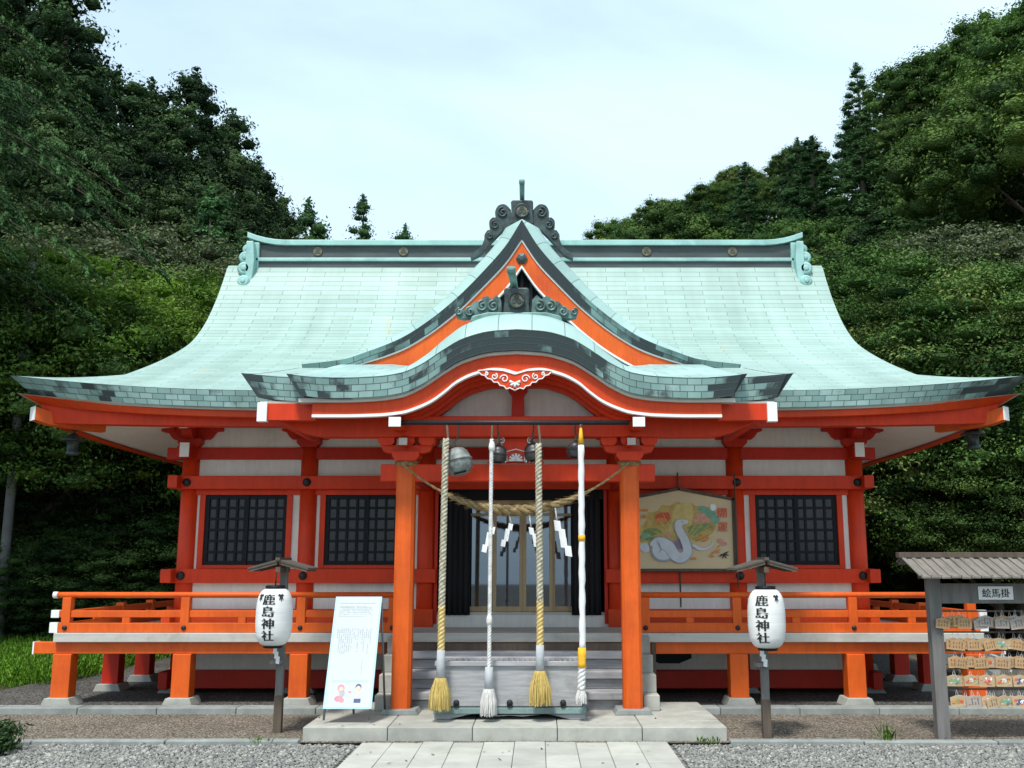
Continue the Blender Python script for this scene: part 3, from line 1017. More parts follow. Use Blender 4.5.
# ================================================================== TRIANGULAR GABLE ON THE FRONT SLOPE
GY = 12.40
g_top = pchip([0, .2, .468, .82, 1.175, 1.53, 1.97, 2.25, 2.78], [6.0, 5.66, 5.335, 4.963, 4.66, 4.426, 4.244, 4.152, 4.085])
g_thk = pchip([0, .2, .468, .82, 1.175, 1.53, 1.97, 2.3, 2.78], [.235, .20, .175, .16, .145, .125, .10, .075, .05])
g_lift = pchip([0, .5, 1.2, 1.97, 2.5, 2.78], [.20, .205, .18, .12, .05, .015])
gx = [2.78 * (i / 48) for i in range(49)]
gable = MB()                                            # the roof of the gable, rolled over at the front
P, UV, Wt = [], [], []
full = [-x for x in gx[::-1]] + gx[1:]
sl = [0]
for i in range(1, len(full)):
    sl.append(sl[-1] + math.hypot(full[i] - full[i - 1], g_top(abs(full[i])) - g_top(abs(full[i - 1]))))
for k, (dy, lf) in enumerate(((0, 0), (.05, .38), (.14, .72), (.26, .93), (.40, 1.0), (1.2, 1.0), (3.3, 1.0))):
    row, ur = [], []
    for i, x in enumerate(full):
        a = abs(x)
        out = g_lift(a) * lf
        slope = (g_top(a + .02) - g_top(max(a - .02, 0))) / (.04 if a > .02 else .02 + a)
        nx, nz = -slope, 1
        ln = math.hypot(nx, nz)
        sg = 1 if x > 0 else (-1 if x < 0 else 0)
        row.append((x + sg * out * nx / ln, GY + dy, g_top(a) + out * nz / ln)); ur.append((sl[i], dy))
    P.append(row); UV.append(ur); Wt.append([0] * len(full))
gable.grid(P, UV, True, Wt)
gb = gable.build('front_gable', M['roll_copper'], hall)
b = MB()
P, UV, Wt = [], [], []
for i, x in enumerate(full):
    a = abs(x)
    P.append([(x, GY - .004, g_top(a) + .012), (x * .995, GY + .02, g_top(a) - g_thk(a)), (x * .99, GY + .16, g_top(a) - g_thk(a) - .01)])
    UV.append([(sl[i], .3), (sl[i], .3 - g_thk(a)), (sl[i], 0)]); Wt.append([.30 * max(0, 1 - a / 2.3) - .02] * 3)
b.grid(P, UV, False, Wt)
b.build('verge_front', M['verge_copper'], gb)
def gable_band(name, o0, o1, y0, y1, mat, xmax=2.6, taper=True):
    """a band under the verge, o0..o1 below its lower edge (o1 tapering out towards the feet)"""
    b = MB()
    xs = [xmax * i / 40 for i in range(41)]
    xs = [-x for x in xs[::-1]] + xs[1:]
    P = []
    for x in xs:
        a = abs(x)
        zt = g_top(a) - g_thk(a)
        k = 1 - .45 * (a / 2.6) if taper else 1
        P.append([(x, y0, zt - o0 * k), (x, y0, zt - o1 * k), (x, y1, zt - o1 * k), (x, y1, zt - o0 * k), (x, y0, zt - o0 * k)])
    b.grid(P, None, False)
    return b.build(name, M[mat], gb)
gable_band('verge_line', -.01, .035, GY + .035, GY + .12, 'white')
gable_band('bargeboard', .033, .36, GY + .05, GY + .13, 'orange', 2.5)
gable_band('bargeboard_line', .352, .385, GY + .042, GY + .12, 'white', 2.2)
b = MB()
xs = [-2.5 + 5 * i / 40 for i in range(41)]
b.prism([(x, g_top(abs(x)) - .12) for x in xs] + [(2.5, 3.9), (-2.5, 3.9)], GY + .30, GY + .34)
b.build('gable_back', M['black'], gb)
b = MB()
for k in range(-14, 15):
    x = k * .12
    b.box(x - .018, x + .018, GY + .25, GY + .29, 4.1, g_top(abs(x)) - .3)
b.box(-1.9, 1.9, GY + .262, GY + .28, 4.2, 4.26); b.box(-1.0, 1.0, GY + .262, GY + .28, 4.6, 4.65)
b.build('gable_lattice', M['iron'], gb)
b = MB(); b.tube([(0, GY + .05, 5.50), (0, GY + .03, 5.50), (0, GY + .01, 5.50)], [.075, .075, .03], 6, True, False)
b.build('hexagon_boss', M['bronze'], gb)

def scroll(b, c, r, y0, y1, turns=1.4, start=0, sgn=1, w=.03):
    """a raised spiral on a carved ornament"""
    pts = []
    for i in range(26):
        t = i / 25
        a = start + sgn * turns * 2 * PI * t
        rr = r * (1 - .82 * t)
        pts.append((c[0] + rr * math.cos(a), y0 - .01, c[1] + rr * math.sin(a)))
    b.tube(pts, w, 6)
def ornament(name, cx_, cy_, z, W, H, wing_h, mat_block, mat_wing, tube_h, tail, parent, style, tr=.045):
    """demon-tile style end ornament: block with a round crest, carved wings and a tilted tube on top"""
    b = MB()
    b.prism([(cx_ - W * .5, z), (cx_ + W * .5, z), (cx_ + W * .44, z + H * .5), (cx_ + W * .47, z + H * .93), (cx_ + W * .40, z + H), (cx_ - W * .40, z + H), (cx_ - W * .47, z + H * .93), (cx_ - W * .44, z + H * .5)], cy_, cy_ + .22)
    o = b.build(name, M[mat_block], parent, .012)
    b = MB()
    b.tube([(cx_, cy_ - .002, z + H * .52), (cx_, cy_ - .03, z + H * .52)], W * .27, 28)
    d = b.build('crest', M['gold'], o, .004)
    b = MB()
    ring = [(cx_ + W * .27 * math.cos(a * PI / 14), cy_ - .03, z + H * .52 + W * .27 * math.sin(a * PI / 14)) for a in range(29)]
    b.tube(ring, .014, 6)
    for k in range(3):
        a = k * 2 * PI / 3 - PI / 6
        b.tube([(cx_ + W * .11 * math.cos(a), cy_ - .028, z + H * .52 + W * .11 * math.sin(a)), (cx_ + W * .11 * math.cos(a), cy_ - .042, z + H * .52 + W * .11 * math.sin(a))], W * .09, 14)
    b.build('crest_ring', M['bronze'], d)
    for sx in (-1, 1):
        b = MB()
        if style == 'cloud':
            lob = catmull([(.02, .20), (.10, .275), (.19, .262), (.235, .18), (.225, .10)], 4) + catmull([(.27, .10), (.31, .055), (.31, -.02), (.275, -.06)], 4) + catmull([(.335, -.07), (.375, -.13), (.38, -.20), (.43, -.30), (.53, -.375), (.56, -.41)], 3) + [(.555, -.455), (.44, -.40), (.28, -.22), (.10, -.04), (0, .02)]
            cs = [(.13, .165, .075), (.235, .0, .06), (.30, -.15, .045)]
        else:
            lob = [(.06, .20), (.12, .26), (.18, .21), (.24, .25), (.30, .23), (.33, .16), (.39, .19), (.45, .13), (.50, .08), (.56, .07), (.61, .11), (.65, .06), (.63, -.01), (.55, -.03), (.40, -.02), (.05, -.0)]
            lob = [(u * .82, v * .92) for u, v in lob]
            cs = [(.13, .11, .062), (.245, .11, .06), (.375, .045, .05), (.49, .045, .038)]
        b.prism([(cx_ + sx * (u * 1.0 + W * .40), z + v * wing_h) for u, v in lob][::sx], cy_ + .05, cy_ + .16)
        for (u, v, r) in cs:
            scroll(b, (cx_ + sx * (u + W * .40), z + v * wing_h), r, cy_ + .05, 0, 1.5, PI / 2, -sx, .014)
        b.build('carved_wing', M[mat_wing], o, .008)
    b = MB()
    b.tube([(cx_ + tail * .2, cy_ + .25, z + H - .06), (cx_ + tail * .6, cy_ + .05, z + H + tube_h * .45), (cx_ + tail, cy_ - .12, z + H + tube_h)], [tr * .8, tr * .9, tr], 14)
    b.tube([(cx_ + tail, cy_ - .121, z + H + tube_h - .02), (cx_ + tail, cy_ - .15, z + H + tube_h + .025)], tr * 1.05, 14)
    b.build('ornament_tube', M['bronze_green'], o)
    return o
ornament('gable_ornament', -0.005, GY + .40, 6.10, .32, .335, 1.05, 'bronze', 'bronze', .20, 0.0, gb, 'cloud', .036)

# ================================================================== PORCH: ROOF WITH CURVED (KARAHAFU) FRONT
PY = 9.75
PXO, PXI = 2.80, 2.29
PSL = .240
pr_z = lambda y: 3.462 + (y - 9.95) * PSL
def tip(a, w_, amt):
    return amt * max(0, 1 - a / w_) ** 2
porch = None
for sx in (-1, 1):
    b = MB()
    P, UV, Wt = [], [], []
    for i in range(25):
        y = 9.95 + 2.47 * i / 24
        row, ur = [], []
        for j in range(21):
            x = sx * (1.75 + (PXO - 1.75) * j / 20)
            row.append((x, y, pr_z(y) + tip(PXO - abs(x), .8, .05) * math.exp(-(y - 9.95) / .5))); ur.append((x + 20, y))
        P.append(row); UV.append(ur); Wt.append([0] * 21)
    b.grid(P, UV, True, Wt)
    o = b.build('porch_roof', M['roof_copper'], hall)
    porch = porch or o
def porch_edge(name, hw, y0, zf, thick, mat, ins_end, yback, zback, par, wx=.8):
    """copper edge along a porch front and back along both its ends"""
    b = MB()
    pts = []
    for i in range(15):
        t = i / 14
        y = yback + (y0 - yback) * t
        pts.append((-hw, y, zback(y, -hw)))
    n = 80
    for i in range(1, n):
        x = -hw + 2 * hw * i / n
        pts.append((x, y0, zf(x)))
    for i in range(15):
        t = i / 14
        y = y0 + (yback - y0) * t
        pts.append((hw, y, zback(y, hw)))
    P, UV, Wt = [], [], []
    s = 0
    for i, p in enumerate(pts):
        if i:
            s += (Vector(p) - Vector(pts[i - 1])).length
        side = abs(p[0]) >= hw - 1e-6
        e = max(0, 1 - (hw - abs(p[0])) / .5) if p[1] <= y0 + 1e-6 else max(0, 1 - (p[1] - y0) / .5)
        kx = (1 - (ins_end * e + (.03 if side else 0)) / hw)
        yb = p[1] + (.03 if not side else .03 + .05 * e)
        th = thick(p[0]) if callable(thick) else thick
        P.append([(p[0], p[1], p[2] + .004), (p[0] * kx, yb, p[2] - th), (p[0] * (kx - .02), yb + .08, p[2] - th - .004)])
        UV.append([(s, .2), (s, .2 - th), (s, -.08)])
        c = abs(p[0])
        wv = (.34 * max(0, 1 - abs(c - hw) / .45) ** .8 if wx else 0) - .04
        if name == 'curved_edge':
            wv = max(wv, .36 * math.exp(-(c / .85) ** 4) - .04, .12 * math.exp(-((c - 1.0) / .3) ** 2) - .04)
        Wt.append([wv] * 3)
    if name == 'porch_edge':
        for part in (slice(0, 15 + 11), slice(len(P) - 26, len(P))):
            b = MB()
            b.grid(P[part], UV[part], False, Wt[part])
            b.build(name, M[mat], par)
        return None
    b.grid(P, UV, False, Wt)
    return b.build(name, M[mat], par)
porch_edge('porch_edge', PXO, 9.95, lambda x: pr_z(9.95) + tip(PXO - abs(x), .8, .05), .235, 'edge_copper', .13, 12.36, lambda y, x: pr_z(y) + .05 * math.exp(-(y - 9.95) / .5), porch)
kb = pchip([0, .257, .535, .743, .95, 1.16, 1.41, 1.756, 2.4], [3.715, 3.697, 3.622, 3.50, 3.36, 3.27, 3.235, 3.222, 3.222])   # lower edge of the curved copper
KT = .205
kz0 = lambda a: kb(a) + KT
def kara_z(x, y):
    a = abs(x)
    d = y - PY
    k = max(0, min(1, (kz0(a) - 3.43) / .49))
    flat = kz0(a) + (PSL + .012) * d - .05 * (1 - math.exp(-d / .5)) * 0
    crown = kz0(a) + .30 * (1 - math.exp(-d / .20)) + .02 * d
    return flat * (1 - k ** .6) + crown * k ** .6
b = MB()
P, UV, Wt = [], [], []
xs = [-PXI + 2 * PXI * j / 110 for j in range(111)]
ul = [0]
for i in range(1, 111):
    ul.append(ul[-1] + math.hypot(xs[i] - xs[i - 1], kz0(abs(xs[i])) - kz0(abs(xs[i - 1]))))
for d in (0, .03, .07, .12, .2, .3, .42, .56, .75, 1.0, 1.4, 1.9, 2.67):
    P.append([(x, PY + d, kara_z(x, PY + d) + tip(PXI - abs(x), .5, .04) * math.exp(-d / .4) - 0) for x in xs]); UV.append([(u, d * .9 + .02) for u in ul]); Wt.append([0] * 111)
b.grid(P, UV, True, Wt)
kara = b.build('curved_gable_roof', M['roll_copper'], hall)
porch_edge('curved_edge', PXI, PY, lambda x: kz0(abs(x)) + tip(PXI - abs(x), .5, .04), KT, 'edge_copper', .10, 10.25, lambda y, x: kara_z(x, y) + .04 * math.exp(-(y - PY) / .4), kara)
def kara_band(name, top, bot, hw, y0, y1, mat, par, n=100):
    b = MB()
    P = []
    for j in range(n + 1):
        x = -hw + 2 * hw * j / n
        a = abs(x)
        P.append([(x, y0, top(a)), (x, y0, bot(a)), (x, y1, bot(a)), (x, y1, top(a)), (x, y0, top(a))])
    b.grid(P, None, False)
    b.face(P[0][:4]); b.face(P[-1][:4])
    return b.build(name, M[mat], par)
kl = pchip([0, .03, .12, .23, .44, .615, .72, .86, 1.0, 1.14, 1.4, 1.74, 2.2], [3.490, 3.497, 3.524, 3.532, 3.484, 3.396, 3.307, 3.205, 3.14, 3.095, 3.068, 3.06, 3.06])
kara_band('pale_trim', lambda a: kb(a) + .01, lambda a: kb(a) - .030, 2.17, PY + .06, PY + .18, 'trim', kara)
kara_band('curved_bargeboard', lambda a: kb(a) - .012, lambda a: kl(a), 2.04, PY + .10, PY + .17, 'vermil', kara)
kara_band('bargeboard_line', lambda a: kl(a) + .014, lambda a: kl(a) - .014, 2.04, PY + .088, PY + .165, 'white', kara)
for k in range(4):                                     # curved ribs stepping in behind the board
    kara_band('curved_rib', lambda a, k=k: kl(max(a, .23) * 1.0) + .12, lambda a, k=k: kl(max(a, .23)) + .01 - .038 * k * (1 if a < 1.0 else max(0, 1 - (a - 1.0) / .3)), 1.32, PY + .175 + .12 * k, PY + .28 + .12 * k, 'red', kara, 70)
b = MB()                                               # cream gable wall behind, over the porch beam
arch = [(x_, kl(max(abs(x_), .23)) - .06) for x_ in [-1.28 + 2.56 * i / 40 for i in range(41)]]
b.prism(arch + [(1.28, 2.95), (-1.28, 2.95)], 10.47, 10.50)
b.build('tympanum_wall', M['plaster'], kara)
b = MB()
b.prism([(-.07, 3.08), (.07, 3.08), (.062, 3.36), (.10, 3.40), (.10, 3.46), (-.10, 3.46), (-.10, 3.40), (-.062, 3.36)], 10.37, 10.46)
b.build('king_post', M['red_dark'], kara, .005)
# carved pendant under the cusp
b = MB()
half = [(0, 3.365), (.05, 3.385), (.085, 3.375), (.11, 3.40), (.15, 3.405), (.17, 3.43), (.21, 3.43), (.235, 3.455), (.275, 3.46), (.30, 3.485), (.335, 3.49), (.36, 3.512), (.37, 3.525), (.25, 3.532), (.12, 3.525), (.04, 3.505), (0, 3.495)]
half = [(u, 3.515 - (3.53 - v) * 1.25) for u, v in half]
out = [(u - .02, v) for u, v in half] + [(-u - .02, v) for u, v in half[::-1][1:-1]]
b.prism(out, PY + .05, PY + .085)
pend = b.build('gable_pendant', M['vermil'], kara, .003)
b = MB()
loop = [(u, PY + .046, v) for u, v in out] + [(out[0][0], PY + .046, out[0][1])]
b.tube(loop, .0065, 5)
for sx in (-1, 1):
    for (u, v, r, st) in ((.105, 3.425, .045, 0), (.205, 3.450, .034, 2.0), (.285, 3.476, .020, 1.0)):
        pts = [(-.02 + sx * (u + r * (1 - .75 * i / 18) * math.cos(st + i * .42)), PY + .046, v + r * (1 - .75 * i / 18) * math.sin(st + i * .42)) for i in range(19)]
        b.tube(pts, .0065, 5)
for k in range(5):
    a = R(-90 + (k - 2) * 50)
    b.tube([(-.02, PY + .046, 3.385), (-.02 + .055 * math.cos(a), PY + .044, 3.39 + .05 * math.sin(a))], [.006, .016], 6)
b.build('pendant_carving', M['white'], pend)
ornament('porch_ornament', -0.015, 10.16, 4.175, .285, .295, .95, 'bronze', 'bronze_mid', .15, -.055, kara, 'leaf')
b = MB()
b.prism([(-.50, 4.10), (.47, 4.10), (.45, 4.16), (.3, 4.20), (-.32, 4.20), (-.48, 4.16)], 10.15, 10.42)
b.build('ornament_base', M['bronze_green'], kara, .01)
# side fascia, outer ends
for sx in (-1, 1):
    b = MB(); b.box(*sorted((sx * 2.03, sx * 2.53)), 9.98, 10.06, 3.035, 3.21)
    b.box(*sorted((sx * 2.45, sx * 2.53)), 10.06, 12.0, 3.06, 3.23)
    f = b.build('porch_fascia', M['red'], porch, .005)
    b = MB(); b.box(*sorted((sx * 2.52, sx * 2.62)), 9.955, 10.03, 3.02, 3.215); b.build('fascia_cap', M['white'], f, .003)
    b = MB(); b.box(*sorted((sx * 2.0, sx * 2.60)), 9.99, 10.5, 3.208, 3.232); b.build('fascia_trim', M['trim'], f)
b = MB(); b.box(-2.5, 2.5, 10.55, 12.4, 3.24, 3.262); b.build('porch_ceiling', M['plaster'], porch)
# long porch beam, its ends swept up, and its bearing blocks
b = MB()
b.prism([(-2.02, 2.905), (2.02, 2.905), (2.22, 2.95), (2.42, 3.04), (2.48, 3.12), (-2.48, 3.12), (-2.42, 3.04), (-2.22, 2.95)], 10.26, 10.46)
pb = b.build('porch_beam', M['red'], hall, .012)
for sx in (-1, 1):
    b = MB(); b.box(*sorted((sx * 1.155, sx * 1.265)), 9.83, 10.26, 2.955, 3.04)
    q = b.build('beam_nose', M['vermil'], pb, .004)
    b = MB(); b.box(*sorted((sx * 1.15, sx * 1.27)), 9.815, 9.832, 2.95, 3.045); b.build('nose_cap', M['white'], q)
# ---- pillars
for sx in (-1, 1):
    x = sx * 1.155
    b = MB()
    c = .03
    o = .097
    b.prism([(x - o + c, 10.4 - o), (x + o - c, 10.4 - o), (x + o, 10.4 - o + c), (x + o, 10.4 + o - c), (x + o - c, 10.4 + o), (x - o + c, 10.4 + o), (x - o, 10.4 + o - c), (x - o, 10.4 - o + c)], .19, 2.655, 'Z')
    pl = b.build('porch_pillar', M['orange'], hall, .004)
    b = MB(); b.prism([(x - .19, .15), (x + .19, .15), (x + .16, .20), (x - .16, .20)], 10.4 - .18, 10.4 + .18); b.build('base_stone', M['stone_grey'], pl, .006)
    b = MB()
    z = 2.655
    b.prism([(x - .10, z), (x + .10, z), (x + .14, z + .05), (x + .14, z + .10), (x - .14, z + .10), (x - .14, z + .05)], 10.26, 10.54)
    o_ = [(0, .085), (.17, .085), (.235, .10), (.265, .15), (.265, .17), (0, .17)]
    b.prism([(x + u, z + v) for u, v in o_] + [(x - u, z + v) for u, v in o_[::-1][1:-1]], 10.34, 10.46)
    for dx in (-.21, 0, .21):
        b.prism([(x + dx - .055, z + .165), (x + dx + .055, z + .165), (x + dx + .085, z + .20), (x + dx + .085, z + .252), (x + dx - .085, z + .252), (x + dx - .085, z + .20)], 10.31, 10.49)
    b.build('bracket', M['red'], pl, .005)
    t = MB(); t.box(x - .04, x + .04, 10.06, 10.3, 2.80, 2.86); qq = t.build('bracket_nose', M['red'], pl, .004)
    t = MB(); t.box(x - .042, x + .042, 10.045, 10.061, 2.795, 2.865); t.build('nose_cap', M['trim'], qq)
    # tie beam from pillar to hall column, rising towards the hall
    b = MB()
    prf = catmull([(10.5, 2.50), (11.0, 2.58), (11.8, 2.62), (12.4, 2.60)], 8)
    b.prism([(y, z_ + .10) for y, z_ in prf] + [(y, z_ - .10) for y, z_ in prf[::-1]], x - .055, x + .055, 'X')
    b.build('rainbow_beam', M['red_dark'], hall, .008)
b = MB(); b.box(-1.42, 1.42, 10.335, 10.465, 2.448, 2.628); tb = b.build('pillar_tie_beam', M['red'], hall, .012)
# frog-leg strut with white carving
b = MB()
cx_ = -.02
b.prism([(cx_ - .30, 2.645), (cx_ + .30, 2.645), (cx_ + .24, 2.70), (cx_ + .15, 2.74), (cx_ + .13, 2.86), (cx_ + .19, 2.90), (cx_ - .19, 2.90), (cx_ - .13, 2.86), (cx_ - .15, 2.74), (cx_ - .24, 2.70)], 10.35, 10.44)
st = b.build('frog_leg_strut', M['red'], hall, .005)
b = MB()
for k in range(-5, 6):
    if abs(k) >= 3:
        x = cx_ + k * .036
        b.box(x - .007, x + .007, 10.342, 10.349, 2.645, 2.79 - (abs(k) - 3) * .012)
for k in range(7):
    a = R(180 * k / 6)
    b.tube([(cx_, 10.345, 2.665), (cx_ + .075 * math.cos(a), 10.343, 2.67 + .07 * math.sin(a))], [.006, .015], 6)
b.tube([(cx_ - .09, 10.344, 2.65), (cx_ - .095, 10.344, 2.76), (cx_, 10.344, 2.785), (cx_ + .095, 10.344, 2.76), (cx_ + .09, 10.344, 2.65)], .006, 5)
for sx in (-1, 1):
    scroll(b, (cx_ + sx * .15, 2.875), .035, 10.35, 0, 1.3, PI / 2, sx, .007)
b.build('strut_carving', M['white'], st)

# ================================================================== VERANDA
VX0, VY0 = 5.10, 11.27
b = MB()
b.box(-VX0, VX0, VY0, WY - .17, .768, .866)
for sx in (-1, 1): b.box(*sorted((sx * 4.33, sx * VX0)), WY - .17, 19.0, .768, .866)
b.build('veranda_deck', M['deck_edge'], hall, .006)
b = MB()
b.box(-5.33, 5.33, VY0 + .06, VY0 + .19, .640, .766)
vb = b.build('veranda_beam', M['orange'], hall, .006)
for sx in (-1, 1):
    b = MB(); b.box(*sorted((sx * 5.328, sx * 5.345)), VY0 + .056, VY0 + .194, .636, .770); b.build('beam_cap', M['white'], vb)
    b = MB(); b.box(*sorted((sx * 4.94, sx * 5.06)), VY0 + .2, 19.0, .645, .766); b.build('veranda_beam', M['red'], hall, .006)
def veranda_post(x, y, mat):
    b = MB(); b.box(x - .10, x + .10, y - .095, y + .095, .175, .64)
    o = b.build('veranda_post', M[mat], hall, .008)
    s = MB(); s.prism([(x - .17, .09), (x + .17, .09), (x + .13, .18), (x - .13, .18)], y - .16, y + .16); s.build('base_stone', M['stone'], o, .006)
for x in (-5.0, -3.69, -2.41, 2.41, 3.69, 5.0):
    veranda_post(x, VY0 + .125, 'orange')
for sx in (-1, 1):
    for y in (12.7, 13.7, 15.2, 16.7, 18.2):
        veranda_post(sx * 5.0, y, 'red_dark')
def railing(pts, top):
    """three rails, posts and short struts along a straight run p0 -> p1; posts at the listed fractions"""
    p0, p1, posts, struts, over = pts
    p0, p1 = Vector(p0), Vector(p1)
    d = (p1 - p0).normalized()
    alongx = abs(d.x) > .5
    def bar(b, a, e, z0, z1, w_):
        if alongx:
            b.box(*sorted((a.x, e.x)), a.y - w_, a.y + w_, z0, z1)
        else:
            b.box(a.x - w_, a.x + w_, *sorted((a.y, e.y)), z0, z1)
    a = p0 - d * over[0]; e = p1 + d * over[1]
    b = MB(); bar(b, a, e, 1.030, 1.105, .03)
    rail = b.build('railing', M['orange'], hall, .005)
    if top:
        b = MB(); b.tube([(a.x, a.y, 1.272), (e.x, e.y, 1.272)], .033, 14); b.build('top_rail', M['orange'], rail)
    b = MB(); bar(b, a, e, .869, .972, .045); b.build('bottom_rail', M['orange'], rail, .005)
    for f in posts:
        q = p0 + (p1 - p0) * f
        b = MB(); b.box(q.x - .048, q.x + .048, q.y - .048, q.y + .048, .867, 1.246 if top else 1.14); b.build('rail_post', M['orange'], rail, .005)
        if alongx:
            b = MB(); b.tube([(q.x, q.y - .046, .92), (q.x, q.y - .06, .92), (q.x, q.y - .066, .92)], [.028, .026, .01], 12); b.build('post_stud', M['iron'], rail)
    for f in struts:
        q = p0 + (p1 - p0) * f
        b = MB(); b.box(q.x - .042, q.x + .042, q.y - .03, q.y + .03, .972, 1.03); b.build('rail_strut', M['orange'], rail, .004)
    if alongx:
        for (end, ov, s_) in ((a, over[0], -1), (e, over[1], 1)):
            if ov > .05:
                for (z0, z1, w_) in ((1.026, 1.109, .034), (.865, .976, .049)):
                    b = MB(); b.box(*sorted((end.x, end.x - s_ * .09)), end.y - w_, end.y + w_, z0, z1); b.build('rail_cap', M['white'], rail, .003)
                b = MB(); b.tube([(end.x, end.y, 1.272), (end.x - s_ * .05, end.y, 1.272)], .037, 14); b.build('rail_cap', M['white'], rail)
    return rail
RYF = VY0 + .085
railing(((-5.0, RYF, 0), (-1.34, RYF, 0), (0, .358, .708, .985), (.18, .53, .85), (.17, 0)), True)
railing(((1.34, RYF, 0), (5.0, RYF, 0), (.015, .292, .642, 1.0), (.15, .47, .82), (0, .17)), True)
for sx in (-1, 1):
    railing(((sx * 5.0, RYF + .10, 0), (sx * 5.0, 18.9, 0), (.18, .31, .51, .71, .92, .999), (.09, .24, .41, .61, .8), (0, 0)), False)
    # newel posts with black onion finials at the head of the stairs
    x = sx * 1.235
    b = MB(); b.tube([(x, VY0 + .10, .868), (x, VY0 + .10, 1.36)], .062, 18)
    nw = b.build('newel_post', M['vermil'], hall)
    b = MB(); b.lathe([(.066, 0), (.068, .06), (.055, .065), (.055, .085), (.068, .09), (.07, .10), (.05, .115), (.045, .13), (.066, .16), (.07, .19), (.055, .225), (.02, .255), (.004, .275)], (x, VY0 + .10, 1.34), 18)
    b.build('newel_finial', M['iron'], nw)
    b = MB()
    b.rbox((x, VY0 - .34, .86), (.05, .98, .09), (R(-42) * -1, 0, 0)); b.build('stair_rail', M['red'], hall, .005)
# ---- stairs with stone cheeks
b = MB()
for i in range(3):
    z = .325 + .18 * i
    y = 10.56 + .25 * i
    b.box(-1.27, 1.27, y, y + .30, z - .075, z)
    b.box(-1.27, 1.27, y + .05, y + .09, z - .18, z - .08)
b.build('stair', M['grey_wood'], hall, .008)
for sx in (-1, 1):
    b = MB()
    for i in range(4):
        z = .325 + .178 * i - .02
        y0 = 10.5 + .22 * i
        b.box(*sorted((sx * 1.275, sx * (1.44 - .006 * i))), y0, 11.26, z - .178 if i else .15, z)
    b.build('stair_cheek', M['stone'], hall, .008)
b = MB(); b.box(-1.27, 1.27, 11.2, 11.24, .15, .76); b.build('stair_back', M['dark_wood'], hall)
b = MB()
b.prism([(1.52, .70), (2.05, .70), (2.05, .50), (1.9, .44), (1.66, .44), (1.52, .52)], WY - .12, WY - .05)
b.build('underfloor_shadow', M['black'], hall)  # flat black shape standing in for the shadow inside the underfloor opening
# dark boards closing the underfloor beside the stairs
for sx in (-1, 1):
    b = MB(); b.box(*sorted((sx * 1.46, sx * 1.50)), 11.3, WY - .15, .11, .76); b.build('underfloor_board', M['dark_wood'], hall)

# ================================================================== THE PAINTED BOARD
def glyphs(b, body, size, fn, bold=0.0):
    """adds the glyphs of a string to b through fn(x, y) -> point; strokes thickened by bold"""
    for f in text_polys(body, size):
        for dx in ((0,) if not bold else (-bold, bold)):
            pts = [fn(x + dx, y) for x, y in f]
            try:
                q = b.face(pts)
            except ValueError:
                pass
FX, FZ, FYD = 1.93, 1.54, 12.27
pb_root = thing('votive_picture', (FX, FYD, FZ), 'large gabled wooden board painted with a white snake and red characters', 'painting')
FW = .66
outl = [(-FW, 0), (FW, 0), (FW, .85), (0, .975), (-FW, .85)]
b = MB(); b.prism([(FX + u, FZ + v) for u, v in outl], FYD, FYD + .03); b.build('picture_panel', M['beige_paint'], pb_root)
b = MB()
for (p, q) in zip(outl, outl[1:] + outl[:1]):
    p = Vector((FX + p[0], FYD - .006, FZ + p[1])); q = Vector((FX + q[0], FYD - .006, FZ + q[1]))
    d = (q - p).normalized()
    ang = math.atan2(d.z, d.x)
    b.rbox((p + q) / 2 + Vector((0, .012, 0)), ((q - p).length + .03, .05, .034), (0, -ang, 0))
b.build('picture_frame', M['dark_wood'], pb_root, .003)
PM = ['p_gold', 'p_yel', 'p_red', 'p_green', 'p_jade', 'p_pink', 'p_orange', 'p_violet', 'p_snake', 'p_shade', 'ink', 'white']
pic = MB()
def S2(px, py):                                        # the zoomed view of the picture, 7.68 px per photo px from (620, 480)
    x = (px / 7.68 + 620 - 680) * .01212
    z = (560.0 + 8.7 - (py / 7.68 + 480)) * .0121
    return FX + x, FZ + z + .005
lay = [0]
def blob(mat, pts, smooth=True):
    lay[0] += 1
    pic.mi = PM.index(mat)
    p = pts + pts[:1]
    if smooth:
        p = catmull(p, 5)
    pic.flat([S2(*q) for q in p[:-1]], FYD - .0012 - .0005 * lay[0])
def spot(mat, x, y, r, r2=None, n=9, wob=.2, seed=0):
    q = random.Random(seed + int(x * 7 + y))
    blob(mat, [(x + r * (1 + q.uniform(-wob, wob)) * math.cos(2 * PI * k / n), y + (r2 or r) * (1 + q.uniform(-wob, wob)) * math.sin(2 * PI * k / n)) for k in range(n)])
blob('p_gold', [(150, 470), (150, 380), (160, 350), (180, 345), (210, 290), (215, 250), (290, 235), (330, 190), (390, 195), (440, 165), (500, 180), (550, 175), (590, 195), (650, 205), (700, 250), (740, 330), (715, 400), (660, 440), (600, 470), (520, 455), (400, 520), (230, 480), (170, 475)])
blob('p_yel', [(430, 200), (480, 175), (560, 185), (560, 300), (520, 420), (440, 430), (380, 400), (400, 300)])
blob('p_violet', [(380, 470), (470, 440), (540, 455), (520, 500), (440, 530)])
